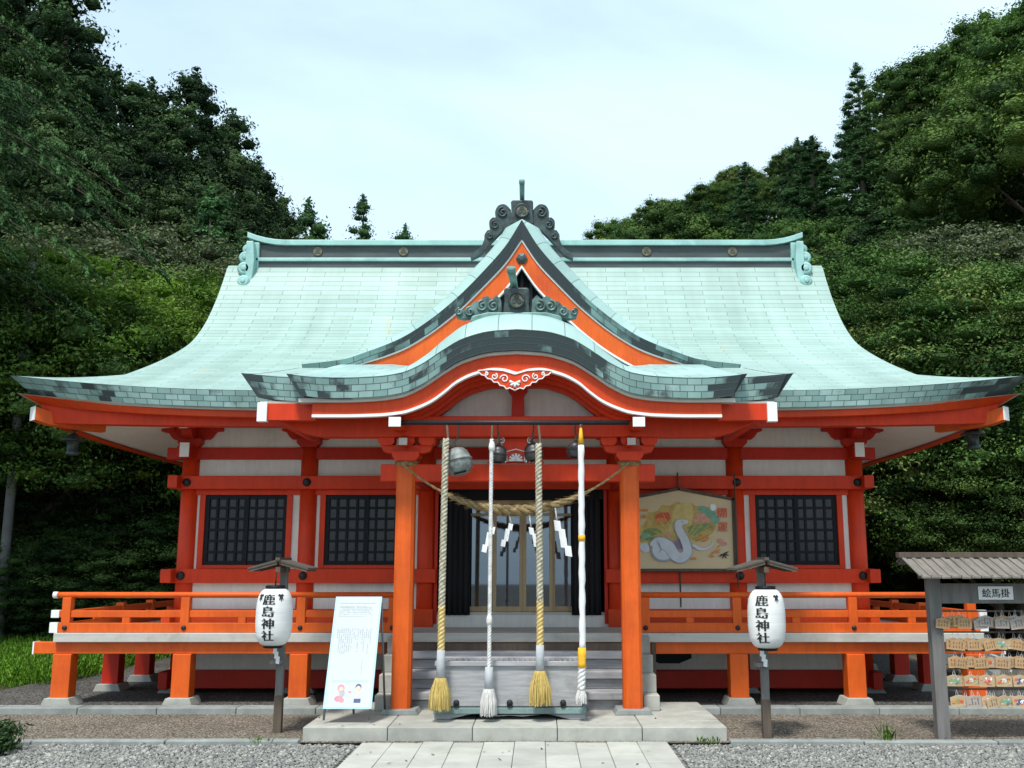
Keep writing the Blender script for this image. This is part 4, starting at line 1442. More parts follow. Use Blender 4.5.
for (m_, x, y, r, r2) in (('p_red', 340, 283, 55, 45), ('p_orange', 320, 310, 40, 25), ('p_green', 240, 395, 70, 26), ('p_green', 215, 440, 60, 24), ('p_jade', 200, 425, 40, 18), ('p_green', 600, 370, 70, 26), ('p_green', 660, 350, 60, 22), ('p_green', 570, 400, 50, 20), ('p_jade', 690, 255, 50, 30), ('p_jade', 735, 300, 38, 26), ('p_jade', 640, 215, 45, 18), ('p_pink', 625, 275, 42, 28), ('p_pink', 660, 310, 38, 20), ('p_pink', 590, 310, 25, 16), ('p_pink', 375, 420, 26, 22), ('p_orange', 640, 440, 40, 25), ('p_pink', 770, 462, 22, 16), ('p_pink', 800, 488, 24, 16), ('white', 722, 205, 26, 26), ('p_orange', 560, 598, 22, 10), ('p_orange', 180, 230, 40, 10), ('p_orange', 185, 280, 20, 14), ('p_snake', 190, 515, 40, 32)):
    spot(m_, x, y, r, r2)
FAN = []
for k in range(15):
    a = R(18 + k * 10.5)
    ribbon_pts = [(470 - 60 * math.cos(a), 500 - 50 * math.sin(a)), (470 - 180 * math.cos(a), 500 - 170 * math.sin(a)), (470 - 268 * math.cos(a), 500 - 285 * math.sin(a) * (.82 + .18 * abs(math.sin(a))))]
    FAN.append(ribbon_pts)
snk = catmull([(165, 560), (250, 560), (330, 600), (450, 590), (520, 540), (500, 460), (455, 390), (445, 340), (470, 315), (500, 318)], 9)
def ribbon(mat, pts, wd, dy=0):
    lay[0] += 1
    pic.mi = PM.index(mat)
    n = len(pts)
    Lp, Rp = [], []
    for i, p in enumerate(pts):
        a, c = pts[max(i - 1, 0)], pts[min(i + 1, n - 1)]
        dx, dy_ = c[0] - a[0], c[1] - a[1]
        l_ = math.hypot(dx, dy_) or 1
        w_ = wd(i / (n - 1)) if callable(wd) else wd
        Lp.append((p[0] - dy_ / l_ * w_, p[1] + dx / l_ * w_)); Rp.append((p[0] + dy_ / l_ * w_, p[1] - dx / l_ * w_))
    y = FYD - .0012 - .0005 * lay[0]
    for i in range(n - 1):
        pic.flat([S2(*Lp[i]), S2(*Lp[i + 1]), S2(*Rp[i + 1]), S2(*Rp[i])], y)
for pts_ in FAN:
    ribbon('p_yel', pts_, 2.2)
coil = catmull([(560, 490), (600, 520), (650, 525), (700, 500), (715, 460)], 8)
ribbon('p_snake', coil, lambda t: 14 * (1 - .8 * t))
spot('p_shade', 330, 535, 92, 86, 14, .02)
spot('p_snake', 330, 530, 84, 78, 14, .02)
spot('p_shade', 335, 530, 42, 26, 10, .05)
spot('p_snake', 345, 545, 38, 22, 10, .05)
body = catmull([(260, 520), (300, 480), (370, 505), (420, 575), (470, 590), (515, 545), (495, 455), (460, 390), (448, 340), (468, 316)], 9)
ribbon('p_shade', body, lambda t: 52 - 26 * t)
ribbon('p_snake', body, lambda t: 45 - 22 * t)
blob('p_snake', [(440, 335), (455, 305), (490, 300), (525, 312), (520, 330), (490, 338), (470, 352)])
spot('p_red', 480, 318, 8, 4, 6, 0)
for (x, y, a, l_) in ((790, 560, 20, 45), (790, 560, 60, 45), (790, 560, 100, 40), (790, 560, 150, 45), (790, 560, -20, 45)):
    ribbon('ink', [(x, y), (x + l_ * .5 * math.cos(R(a)), y + l_ * .5 * math.sin(R(a))), (x + l_ * math.cos(R(a)), y + l_ * math.sin(R(a)))], lambda t: 6 * math.sin(PI * min(max(t, .05), .95)))
for (x, y, a, l_) in ((680, 575, 10, 45), (690, 570, -40, 50), (720, 545, -20, 50), (730, 530, 40, 40), (745, 520, -60, 30)):
    ribbon('p_orange', [(x, y), (x + l_ * .5 * math.cos(R(a)), y + l_ * .5 * math.sin(R(a))), (x + l_ * math.cos(R(a)), y + l_ * math.sin(R(a)))], lambda t: 8 * math.sin(PI * min(max(t, .05), .95)))
pic.mi = PM.index('p_red')
lay[0] += 1
for ch, (px, py) in (('開', (790, 250)), ('運', (790, 358))):
    x0, z0 = S2(px, py)
    for dx in (-.003, .003):
        glyphs(pic, ch, .128, lambda x, y, dx=dx: (x0 + x + dx, FYD - .0012 - .0005 * lay[0] - (.0003 if dx > 0 else 0), z0 + y))
pic.build('picture', [M[k] for k in PM], pb_root, recalc=False)
for px in (679, 735):
    x = xx(px, 12.3, 2.0)
    b = MB(); b.tube([(x, 12.305 if px == 679 else 12.22, 1.10 if px == 679 else 1.33), (x, 12.305 if px == 679 else 12.22, 2.72)], .010, 8)
    b.build('support_rod', M['dark_wood'], pb_root)

# ================================================================== BELLS, BELL ROPES
b = MB(); b.tube([(-1.18, 9.90, 3.0), (1.12, 9.90, 3.0)], .024, 14)
bell_rail = b.build('bell_rail', M['iron'], hall)
def bell(name, x, y, z, r, mat, tilt, label):
    t = thing(name, (x, y, z), label, 'bell', 'round bells under the porch beam')
    mt = Euler((tilt[0], tilt[1], 0)).to_matrix().to_4x4()
    b = MB()
    pr = [(.10, .98), (.35, .97), (.62, .86), (.84, .62), (.95, .30), (.97, .06), (1.06, .05), (1.06, -.03), (.99, -.04), (1.02, -.30), (.96, -.62), (.78, -.88), (.5, -1.02), (.1, -1.06)]
    b.lathe([(u * r, v * r) for u, v in pr], (x, y, z), 28, mt)
    b.build('bell_body', M[mat], t)
    b = MB()
    top = Vector((x, y, z)) + mt @ Vector((0, 0, r * .97))
    b.tube([top, top + mt @ Vector((0, 0, .05)), Vector((x + .25 * (x_att(x) - x), y, z + r + .12)), Vector((x_att(x), 9.90, 2.985))], [.018, .012, .009, .010], 8)
    b.build('hanger', M['dark_wood'], t)
    b = MB()
    pts = [Vector((x, y, z)) + mt @ Vector((r * .82 * math.cos(a), r * .82 * math.sin(a), -.0)) for a in (PI,)]
    b.rbox(Vector((x, y, z)) + mt @ Vector((0, -r * .5, -r * .93)), (r * .9, r * .5, r * .08), (tilt[0] + .5, tilt[1], 0))
    b.build('bell_slot', M['black'], t)
def x_att(x):
    return x
x1_, z1_ = at(458, 461, 9.95)
bell('shrine_bell', x1_, 9.96, z1_, .136, 'bell', (R(-6), R(-14)), 'largest round bell, light grey, tilted beside the leftmost rope')
x2_, z2_ = at(498, 454, 10.06)
bell('shrine_bell', x2_, 10.06, z2_, .092, 'bell_dark', (0, R(5)), 'dark bronze bell behind the thin white rope')
x3_, z3_ = at(533.5, 452, 10.06)
bell('shrine_bell', x3_, 10.06, z3_, .095, 'bell_dark', (0, R(-8)), 'dark bronze bell behind the third rope from the left')
x4_, z4_ = at(575, 450, 10.1)
bell('shrine_bell', x4_, 10.10, z4_, .082, 'bell_dark', (0, R(6)), 'smallest dark bell half hidden by the rope wrapped in white cloth')

def twisted(b, pts, r, pitch, strands=3, n=7, per=9, mats=None, sway=0):
    """a laid rope along a vertical polyline of (x, y, z)"""
    P = [Vector(p) for p in pts]
    seg = [0]
    for i in range(1, len(P)):
        seg.append(seg[-1] + (P[i] - P[i - 1]).length)
    Lt = seg[-1]
    m_ = max(8, int(Lt / pitch * per))
    for s_ in range(strands):
        if mats:
            b.mi = mats[s_ % len(mats)]
        q = []
        rr = []
        for i in range(m_ + 1):
            t = Lt * i / m_
            k = 0
            while k < len(P) - 2 and t > seg[k + 1]:
                k += 1
            f = (t - seg[k]) / (seg[k + 1] - seg[k])
            c = P[k] + (P[k + 1] - P[k]) * f
            d = (P[k + 1] - P[k]).normalized()
            a1 = d.cross(Vector((0, 1, 0)))
            if a1.length < .1:
                a1 = d.cross(Vector((1, 0, 0)))
            a1.normalize()
            a2 = d.cross(a1)
            a = 2 * PI * (t / pitch + s_ / strands)
            rad = r(t / Lt) if callable(r) else r
            q.append(c + (a1 * math.cos(a) + a2 * math.sin(a)) * rad * .52)
            rr.append(rad * .56)
        b.tube(q, rr, n)
def tassel(b, x, y, z0, z1, r0, r1, seed):
    """a bushy yarn tassel between z0 (top) and z1"""
    q = random.Random(seed)
    b.lathe([(r0 * .5, z0), (r0, z0 - .01), (r0 * 1.1, z0 - .05), (r1 * .9, (z0 + z1) / 2), (r1 * .85, z1 + .03), (r1 * .5, z1 + .015)], (x, y, 0), 20, None, lambda a, z: 1 + .06 * math.sin(a * 9 + z * 3))
    for k in range(110):
        a = q.uniform(0, 2 * PI)
        u = q.uniform(.75, 1.06)
        e = z1 + q.uniform(-.012, .03)
        b.tube([(x + r0 * .95 * math.cos(a), y + r0 * .95 * math.sin(a), z0 - .008), (x + r1 * .95 * u * math.cos(a + .05), y + r1 * .95 * u * math.sin(a + .05), (z0 + z1) / 2), (x + r1 * u * math.cos(a + q.uniform(-.1, .1)), y + r1 * u * math.sin(a + .1), e)], [.004, .006, .004], 4, False)
RYP = 9.80
def bell_rope(px_top, py_top, px_bot, label, kind, py_sleeve, py_tassel, py_end):
    zt = zz(py_top, RYP); xt = xx(px_top, RYP, zt)
    zb = zz(py_sleeve, RYP); xb = xx(px_bot, RYP, zb)
    zt2, ze = zz(py_tassel, RYP), zz(py_end, RYP)
    t = thing('bell_rope', (xb, RYP, .16), label, 'rope', 'bell ropes hanging before the offering box')
    b = MB()
    top = [(xt, 9.89, 2.97), (xt, RYP + .03, zt + .04), (xt, RYP, zt - .05), ((xt + xb) / 2, RYP, (zt + zb) / 2), (xb, RYP, zb + .02)]
    if kind == 'mix':
        zy = zb + .40
        twisted(b, [(xt, RYP + .04, zt + .10), (xt, RYP, zt - .06), (xb, RYP, zy)], .033, .115)
        b.build('rope', M['rope_mix'], t)
        b = MB(); twisted(b, [(xb, RYP, zy + .01), (xb, RYP, zb - .02)], .034, .115); b.build('rope_lower_end', M['rope_yellow'], t)
        b = MB(); b.tube([(xt, 9.90, 2.985), (xt + .02, 9.87, zt + .10), (xt, RYP + .03, zt + .09)], [.012, .012, .02], 8); b.build('rope_loop', M['dark_wood'], t)
    elif kind == 'thin':
        twisted(b, [(xt, RYP + .04, zt + .06), (xt, RYP, zt - .05), (xb, RYP, zb - .02)], .0195, .085)
        b.build('rope', M['rope_white'], t)
        b = MB(); b.lathe([(.010, -.05), (.030, -.03), (.033, 0), (.026, .04), (.010, .06)], (xt + .004, RYP, zt - .02), 12); b.build('rope_knot', M['rope_white'], t)
        b = MB(); b.lathe([(.015, -.05), (.030, -.02), (.028, .02), (.015, .06)], (xb, RYP, zb + .43), 12); b.build('rope_knot', M['rope_white'], t)
        b = MB(); b.tube([(xt, 9.90, 2.985), (xt, 9.86, zt + .08), (xt, RYP + .03, zt + .02)], [.010, .010, .016], 8); b.build('rope_loop', M['dark_wood'], t)
    else:
        q = random.Random(3)
        b.tube([(xt + .002 * math.sin(i * 2.3), RYP, zt - .02 + (zb + .02 - zt) * i / 30) for i in range(31)], [.0305 + .0025 * math.sin(i * 1.7) + q.uniform(-.002, .002) for i in range(31)], 14)
        b.build('rope', M['cloth_white'], t)
        b = MB(); b.tube([(xt, RYP + .02, zt + .15), (xt, RYP, zt - .01)], [.012, .030], 12)
        b.build('cloth_band', M['cloth_yellow'], t)
        zy = zz(538, RYP)
        b = MB(); b.tube([(xt, RYP, zy + .028), (xt, RYP, zy - .028)], [.034, .034], 14)
        b.build('cloth_band', M['cloth_yellow'], t)
        b = MB(); b.tube([(xb, RYP, zb + .02), (xb, RYP, zb - .05), (xb, RYP, zb - .12), (xb, RYP, zb - .16)], [.038, .040, .035, .042], 14)
        b.build('cloth_band', M['cloth_yellow'], t)
        b = MB(); twisted(b, [(xb, RYP, zb - .15), (xb - .01, RYP, ze + .12)], .038, .13); b.build('rope_lower_end', M['rope_white'], t)
        b = MB(); tassel(b, xb - .01, RYP, ze + .13, ze, .03, .048, 8); b.build('tassel', M['tassel_w'], t)
        b = MB(); b.tube([(xt, 9.90, 2.985), (xt, RYP + .03, zt + .14)], [.012, .012], 8); b.build('rope_loop', M['dark_wood'], t)
        return
    b = MB(); b.tube([(xb, RYP, zb), (xb, RYP, (zb + zt2) / 2), (xb, RYP, zt2 - .015)], [.038, .040, .042], 14); b.build('sleeve', M['sleeve'], t)
    b = MB(); tassel(b, xb, RYP, zt2, ze, .05, .098 if kind == 'mix' else .074, int(px_top)); b.build('tassel', M['tassel_y' if kind == 'mix' else 'tassel_w'], t)
bell_rope(445.5, 449, 441, 'olive and cream bell rope with yellow tassel hanging leftmost, nearest the left pillar', 'mix', 650, 677, 711)
bell_rope(491.5, 445, 489, 'thin white bell rope ending in a white tassel', 'thin', 667, 688, 715)
bell_rope(538.5, 454, 540, 'olive and cream bell rope with yellow tassel between the two white ropes', 'mix', 645, 670, 705)
bell_rope(581, 443, 582, 'bell rope wrapped in white cloth with yellow bands', 'cloth', 650, 690, 703)

# ================================================================== STRAW ROPE WITH PAPER STREAMERS
SY = 10.22
pL, pM, pR = at(402, 463, SY), at(517, 511, SY), at(628, 463, SY)
def shim(u):
    x = pL[0] + (pR[0] - pL[0]) * u
    m_ = 4 * u * (1 - u)
    z = pL[1] - (pL[1] - pM[1]) * m_ ** .95
    return (x, SY - .06 * m_, z)
t = thing('straw_rope', (shim(.5)[0], SY, shim(.5)[2]), 'thick twisted straw rope slung between the porch pillars', 'sacred rope')
b = MB()
pts = [shim(i / 40) for i in range(41)]
twisted(b, pts, lambda u: .012 + .046 * max(0, 1 - abs(u - .5) / .32) ** .8, .30, 3, 8, 22)
b.build('rope', M['straw'], t)
b = MB()
q = random.Random(4)
for k in range(420):
    u = .5 + q.uniform(-.3, .3)
    p = Vector(shim(u)); r_ = .012 + .046 * max(0, 1 - abs(u - .5) / .32) ** .8
    a = q.uniform(0, 2 * PI)
    o_ = Vector((0, math.cos(a), math.sin(a))) * r_ * .98
    d = Vector((q.uniform(.03, .09) * q.choice((-1, 1)), 0, 0)) + o_ * q.uniform(.0, .5) + Vector((0, 0, q.uniform(-.02, .01)))
    b.tube([p + o_, p + o_ + d], [.0022, .0012], 3, False)
b.build('loose_straw', M['straw'], t)
for sx, p in ((-1, pL), (1, pR)):
    b = MB()
    for k in range(3):
        b.tube([(sx * 1.155 + .116 * math.cos(a * PI / 8) * 1.02, 10.4 + .116 * math.sin(a * PI / 8) * 1.02, p[1] - .01 + .016 * k + .004 * math.sin(a)) for a in range(17)], .010, 6, False)
    b.tube([(p[0], SY, p[1]), (p[0] + sx * .02, SY + .06, p[1] + .01)], .012, 6)
    b.build('rope_binding', M['straw'], t)
def streamer(x, z, sgn, s, zrope):
    """folded zigzag paper on a short cord"""
    b = MB()
    w_, h_ = .060 * s, .105 * s
    cx_, cz = x, z
    for k in range(4):
        sk = .012 * sgn
        tl = .012 * ((-1) ** k)
        y = SY - .085 - .004 * k
        b.face([(cx_ - w_ / 2, y, cz), (cx_ + w_ / 2, y - .01 * sgn, cz - .01), (cx_ + w_ / 2 + sk, y - .006, cz - h_), (cx_ - w_ / 2 + sk, y + .008, cz - h_ + .012)])
        cx_ += (.042 * s * sgn if k % 2 == 0 else .012 * sgn * s)
        cz -= h_ * .72
    o = b.build('paper_streamer', M['paper'], t, solid=.0015, recalc=False)
    c = MB(); c.tube([(x - .02, SY - .075, zrope), (x, SY - .084, z)], .008, 5); c.build('streamer_cord', M['rope_white'], o)
for px, py, sg, s in ((493, 526, -1, .8), (511, 523, -1, .72), (531, 527, 1, .8), (557, 520, 1, 1.1)):
    if s == 0:
        continue
    x, z = at(px, py, SY - .085)
    u = (x - pL[0]) / (pR[0] - pL[0])
    streamer(x, z, sg, s, shim(u)[2] - .03)

# ================================================================== OFFERING BOX
bx0, bx1 = -.80, .68
t = thing('offering_box', (-.06, 10.15, .15), 'long weathered grey wooden offering box before the stairs', 'offering box')
b = MB()
b.box(bx0 + .05, bx1 - .05, 9.94, 9.975, .27, .655); b.box(bx0 + .05, bx1 - .05, 10.40, 10.43, .27, .655)
b.box(bx0 + .05, bx0 + .085, 9.975, 10.40, .27, .655); b.box(bx1 - .085, bx1 - .05, 9.975, 10.40, .27, .655)
b.box(bx0 + .08, bx1 - .08, 9.97, 10.40, .30, .33)
b.build('box_body', M['grey_wood'], t, .006)
b = MB()
b.box(bx0 + .02, bx1 - .02, 9.915, 9.96, .645, .69); b.box(bx0 + .02, bx1 - .02, 10.39, 10.44, .645, .69)
b.box(bx0 + .02, bx0 + .07, 9.96, 10.39, .645, .69); b.box(bx1 - .07, bx1 - .02, 9.96, 10.39, .645, .69)
b.build('box_rim', M['grey_wood'], t, .006)
b = MB()
for k in range(26):
    x = bx0 + .095 + k * (bx1 - bx0 - .19) / 25
    b.prism([(x - .016, .66), (x + .016, .66), (x, .685)], 9.96, 10.39)
b.build('top_slat', M['grey_wood'], t)
b = MB(); b.box(bx0 + .01, bx1 - .01, 9.92, 10.46, .205, .262); b.build('base_trim', M['dull_teal'], t, .005)
b = MB()
b.prism([(bx0 + .02, .152), (bx0 + .16, .152), (bx0 + .30, .185), (bx0 + .40, .20), (bx0 + .62, .178), (-.06, .188), (bx1 - .62, .178), (bx1 - .40, .20), (bx1 - .30, .185), (bx1 - .16, .152), (bx1 - .02, .152), (bx1 - .02, .206), (bx0 + .02, .206)], 9.945, 9.985)
b.box(bx0 + .02, bx0 + .09, 10.0, 10.45, .151, .206); b.box(bx1 - .09, bx1 - .02, 10.0, 10.45, .151, .206)
b.build('plinth', M['grey_wood'], t, .004)
for x in (-.57, -.06, .45):
    b = MB(); b.tube([(x, 9.942, .305), (x, 9.925, .305), (x, 9.91, .305)], [.03, .028, .012], 14)
    b.tube([(x + .022 * math.cos(a * PI / 8), 9.914, .29 + .026 * math.sin(a * PI / 8)) for a in range(17)], .006, 6, False)
    b.build('ring_pull', M['iron'], t)

# ================================================================== NOTICE BOARD LEANING ON ITS STAND
BL = Vector((xx(323, 9.72, zz(709, 9.72)), 9.72, zz(709, 9.72))); BR = Vector((xx(371.5, 9.72, zz(709, 9.72)), 9.72, zz(709, 9.72)))
ztop = zz(597, 10.06)
TL = Vector((xx(334, 10.06, ztop), 10.06, ztop)); 
up_ = (TL - BL); up_.x = 0.02
rt_ = (BR - BL)
nrm = up_.cross(rt_).normalized()
if nrm.y > 0: nrm = -nrm
def SB(u, v, o=0):
    return BL + rt_ * u + up_ * v + nrm * o
t = thing('notice_stand', (BL.x + .22, 9.85, .15), 'tall white printed notice board leaning on a tube stand beside the left pillar', 'notice board')
b = MB()
A = [SB(0, 0, .012), SB(1, 0, .012), SB(1, 1, .012), SB(0, 1, .012)]
B = [SB(0, 0, -.008), SB(1, 0, -.008), SB(1, 1, -.008), SB(0, 1, -.008)]
b.grid([A + A[:1], B + B[:1]], None, False); b.face(A); b.face(B[::-1])
b.build('panel', M['print_blue'], t)
NM = ['board_white', 'ink_grey', 'print_blue', 'pink', 'skin', 'navy', 'ink', 'p_green']
b = MB()
def quad(m_, u0, u1, v0, v1, o):
    b.mi = NM.index(m_)
    b.face([SB(u0, v0, o), SB(u1, v0, o), SB(u1, v1, o), SB(u0, v1, o)])
quad('board_white', .035, .965, .012, .988, .0135)
q = random.Random(11)
quad('ink_grey', .10, .88, .935, .942, .0146)                       # boxed lines of small print at the head
for r_ in range(5):
    u = .13
    while u < .80:
        l_ = q.uniform(.018, .036)
        if q.random() < .86:
            quad('ink_grey', u, u + l_, .895 - .016 * r_, .903 - .016 * r_, .0146)
        u += l_ + .012
for (a, c, d, e) in ((.11, .68, .905, .907), (.11, .68, .815, .817), (.11, .114, .815, .907), (.676, .68, .815, .907)):
    quad('ink_grey', a, c, d, e, .0148)
for r_ in range(17):                                                # columns of vertical text below
    u = .12 + r_ * .044
    v = .705
    ln = q.choice((9, 12, 14, 15, 6))
    for k in range(ln):
        if q.random() < .85:
            quad('ink_grey', u, u + .022, v - .011, v, .0146)
        v -= .0155
for k in range(6):
    quad('ink_grey', .70 + .0, .72, .40 - .02 * k, .412 - .02 * k, .0146)
quad('print_blue', .12, .88, .228, .244, .0146)
def disc(m_, u, v, ru, rv, o, n=14):
    b.mi = NM.index(m_)
    b.face([SB(u + ru * math.cos(2 * PI * k / n), v + rv * math.sin(2 * PI * k / n), o) for k in range(n)])
disc('pink', .33, .175, .075, .033, .0146); disc('skin', .335, .168, .05, .022, .0152); disc('ink_grey', .36, .13, .06, .03, .0146); disc('pink', .30, .085, .09, .026, .0148); disc('pink', .37, .07, .05, .02, .015)
disc('navy', .69, .185, .062, .028, .0146); disc('skin', .69, .172, .05, .024, .0152); disc('board_white', .69, .12, .06, .03, .0148); disc('skin', .69, .11, .022, .03, .015); quad('navy', .62, .76, .05, .085, .015); quad('pink', .49, .55, .135, .15, .0146)
b.build('printed_sheet', [M[k] for k in NM], t, recalc=False)
b = MB()
for u in (.03, .97):
    p0 = SB(u, -.09, -.02); p1 = SB(u, .98, -.02)
    b.tube([p0, p1], .011, 8)
b.build('stand_front', M['steel'], t)
for u in (.30, 1.06):
    b = MB(); p1 = SB(u * .9 + .03, .95, -.03); b.tube([(p1.x + .03, 10.30, .155), p1], .011, 8); b.build('stand_leg', M['steel'], t)

# ================================================================== LANTERN POSTS AND PAPER LANTERNS
def leaf_mark(b, fn, th, z, s):
    for k in range(5):
        a = R(-90 + (k - 2) * 42)
        tip_ = (th + s * 3.2 * math.cos(a), z + s * math.sin(a) * 1.1)
        sd_ = (th + s * 1.5 * math.cos(a + .42), z + s * .55 * math.sin(a + .42))
        sd2 = (th + s * 1.5 * math.cos(a - .42), z + s * .55 * math.sin(a - .42))
        b.face([fn(th, z), fn(*sd2), fn(*tip_), fn(*sd_)])
def lantern_post(px, py_foot, Y, th_text, marks, lab_post, lab_lan, lean):
    z0 = .04
    x = xx(px, Y, z0)
    ztop = 1.655
    t = thing('lantern_post', (x, Y, z0), lab_post, 'lantern post', 'posts holding the paper lanterns')
    b = MB()
    b.box(x - .034, x + .034, Y - .034, Y + .034, z0 + .33, ztop - .05)
    b.build('post', M['post_wood'], t, .004)
    b = MB(); b.box(x - .038, x + .038, Y - .038, Y + .038, z0 - .05, z0 + .34); b.build('post_sleeve', M['dark_wood'], t, .004)
    zr = ztop
    rf = MB()
    for sx in (-1, 1):
        rf.prism([(x, zr), (x + sx * .285, zr - .080), (x + sx * .29, zr - .103), (x, zr - .024)], Y - .27, Y + .16)
    o = rf.build('little_roof', M['roof_wood'], t, .003)
    b = MB(); b.box(x - .02, x + .02, Y - .29, Y + .18, zr - .012, zr + .016)
    for sx in (-1, 1):
        for yy in (Y - .25, Y - .06, Y + .13):
            b.prism([(x + sx * .01, zr - .024), (x + sx * .275, zr - .098), (x + sx * .275, zr - .12), (x + sx * .01, zr - .05)], yy - .014, yy + .014)
    b.build('roof_rib', M['dark_wood'], o)
    b = MB(); b.box(x - .022, x + .022, Y - .26, Y + .12, zr - .125, zr - .075); b.build('roof_arm', M['dark_wood'], t, .003)
    b = MB(); b.box(x - .085, x + .03, Y - .085, Y + .03, z0 + .63, z0 + .668); b.build('candle_shelf', M['post_wood'], t, .003)
    b = MB()
    for k in range(3):
        b.face([(x - .05 + .014 * k, Y - .09, z0 + .80 - .045 * k), (x - .015 + .014 * k, Y - .092, z0 + .79 - .045 * k), (x - .02 + .014 * k, Y - .09, z0 + .72 - .045 * k), (x - .055 + .014 * k, Y - .088, z0 + .73 - .045 * k)])
    b.build('paper_tag', M['paper'], t, solid=.001, recalc=False)
    # the lantern
    LY = Y - .22
    zt, zb = zr - .275, zr - .80
    r0 = .170
    xl = x + lean
    cz = (zt + zb) / 2
    hh = (zt - zb) / 2
    prof_ = pchip([-1, -.97, -.86, -.62, -.2, .2, .62, .86, .97, 1], [.50, .62, .79, .935, 1.0, 1.0, .935, .79, .62, .50])
    t2 = thing('paper_lantern', (xl, LY, zb), lab_lan, 'lantern', 'white paper lanterns')
    b = MB()
    prf = []
    for k in range(57):
        v = -1 + 2 * k / 56
        prf.append((r0 * prof_(v) * (1 + .014 * math.cos(k * PI)), cz + hh * v))
    b.lathe(prf, (xl, LY, 0), 40)
    b.build('lantern_shade', M['lantern_paper'], t2)
    b = MB()
    b.lathe([(.085, zb - .022), (.09, zb - .015), (.09, zb + .006), (.05, zb + .006)], (xl, LY, 0), 24)
    b.build('lantern_rim', M['black'], t2)
    b = MB()
    b.lathe([(.05, zt - .006), (.092, zt - .006), (.092, zt + .025), (.075, zt + .03)], (xl, LY, 0), 24)
    b.build('lantern_rim', M['black'], t2)
    b = MB(); b.tube([(xl, LY, zt + .02), (xl, LY, zr - .11)], .006, 6); b.build('hanging_wire', M['iron'], t2)
    b = MB()
    def fn(th, z):
        v = max(-1, min(1, (z - cz) / hh))
        r_ = r0 * prof_(v) * 1.012 + .003
        return (xl + r_ * math.sin(th), LY - r_ * math.cos(th), z)
    for k, ch in enumerate('鹿島神社'):
        zc = cz + hh * (.63 - .42 * k)
        glyphs(b, ch, .114, lambda x_, y_: fn(th_text + x_ * 1.12 / r0, zc + y_ * .92), .0042)
    b.build('lantern_lettering', M['ink'], t2, recalc=False)
    for th in marks:
        b = MB(); leaf_mark(b, fn, th, zt - .055, .065); b.build('leaf_mark', M['ink'], t2, recalc=False)
lantern_post(277.5, 731, 9.93, -.10, (-.68, .62), 'left wooden post with a small gabled roof in front of the left railing', 'white paper lantern lettered face on, hanging before the left railing', -.025)
lantern_post(767, 737, 9.64, -.46, (.42,), 'right wooden post with a small gabled roof in front of the right railing', 'white paper lantern with lettering turned aside, hanging before the right railing', -.01)

# ================================================================== PLAQUE RACK
RX0, RX1, RYK = 3.93, 6.05, 9.62
t = thing('plaque_rack', (RX0 + 1, RYK, .04), 'roofed grey timber rack hung with prayer plaques at the right edge', 'plaque rack')
for x in (RX0, RX1):
    b = MB(); b.box(x - .058, x + .058, RYK - .05, RYK + .05, -.02, 1.60); b.build('post', M['post_wood'], t, .006)
b = MB(); b.box(RX0 + .06, RX1 - .06, RYK - .03, RYK + .03, 1.245, 1.43); b.build('header_board', M['post_wood'], t, .004)
b = MB(); b.box(RX0 - .12, RX1 + .2, RYK - .045, RYK + .045, 1.475, 1.56); b.build('rack_beam', M['dark_wood'], t, .004)
b = MB()
q = random.Random(9)
x = RX0 - .215
while x < RX1 + .3:
    w_ = .092
    dz = q.uniform(-.003, .003)
    for (ya, za, yb, zb_) in ((9.30, 1.478, 9.76, 1.652), (9.90, 1.60, 9.76, 1.652)):
        b.prism([(ya, za + dz), (yb, zb_ + dz), (yb, zb_ + .02 + dz), (ya, za + .02 + dz)], x, x + w_ - .006, 'X')
        b.prism([(ya + (.01 if ya < yb else -.01), za + .02), (yb, zb_ + .02), (yb, zb_ + .033), (ya + (.01 if ya < yb else -.01), za + .033)], x - .02, x + .018, 'X')
    x += w_
rf = b.build('rack_roof', M['rack_plank'], t, .003)
b = MB(); b.box(RX0 - .26, RX1 + .36, 9.72, 9.82, 1.668, 1.72); b.build('ridge_board', M['dark_wood'], rf, .004)
xs_, zs_ = at(995.5, 593, RYK - .035)
b = MB(); b.box(xs_ - .163, xs_ + .163, RYK - .044, RYK - .032, zs_ - .062, zs_ + .062)
sg = b.build('name_plate', M['white'], t, .004)
b = MB()
glyphs(b, '絵馬掛', .088, lambda x_, y_: (xs_ + x_ * 1.0, RYK - .0465, zs_ + y_), .0015)
b.build('lettering', M['ink'], sg, recalc=False)
rows = []
for py in (611, 632, 650, 668.5, 689):
    z = zz(py, RYK)
    rows.append(z)
    b = MB(); b.box(RX0 + .06, RX1 - .06, RYK - .010, RYK + .010, z - .008, z + .006); b.build('hanging_bar', M['dark_wood'], t)
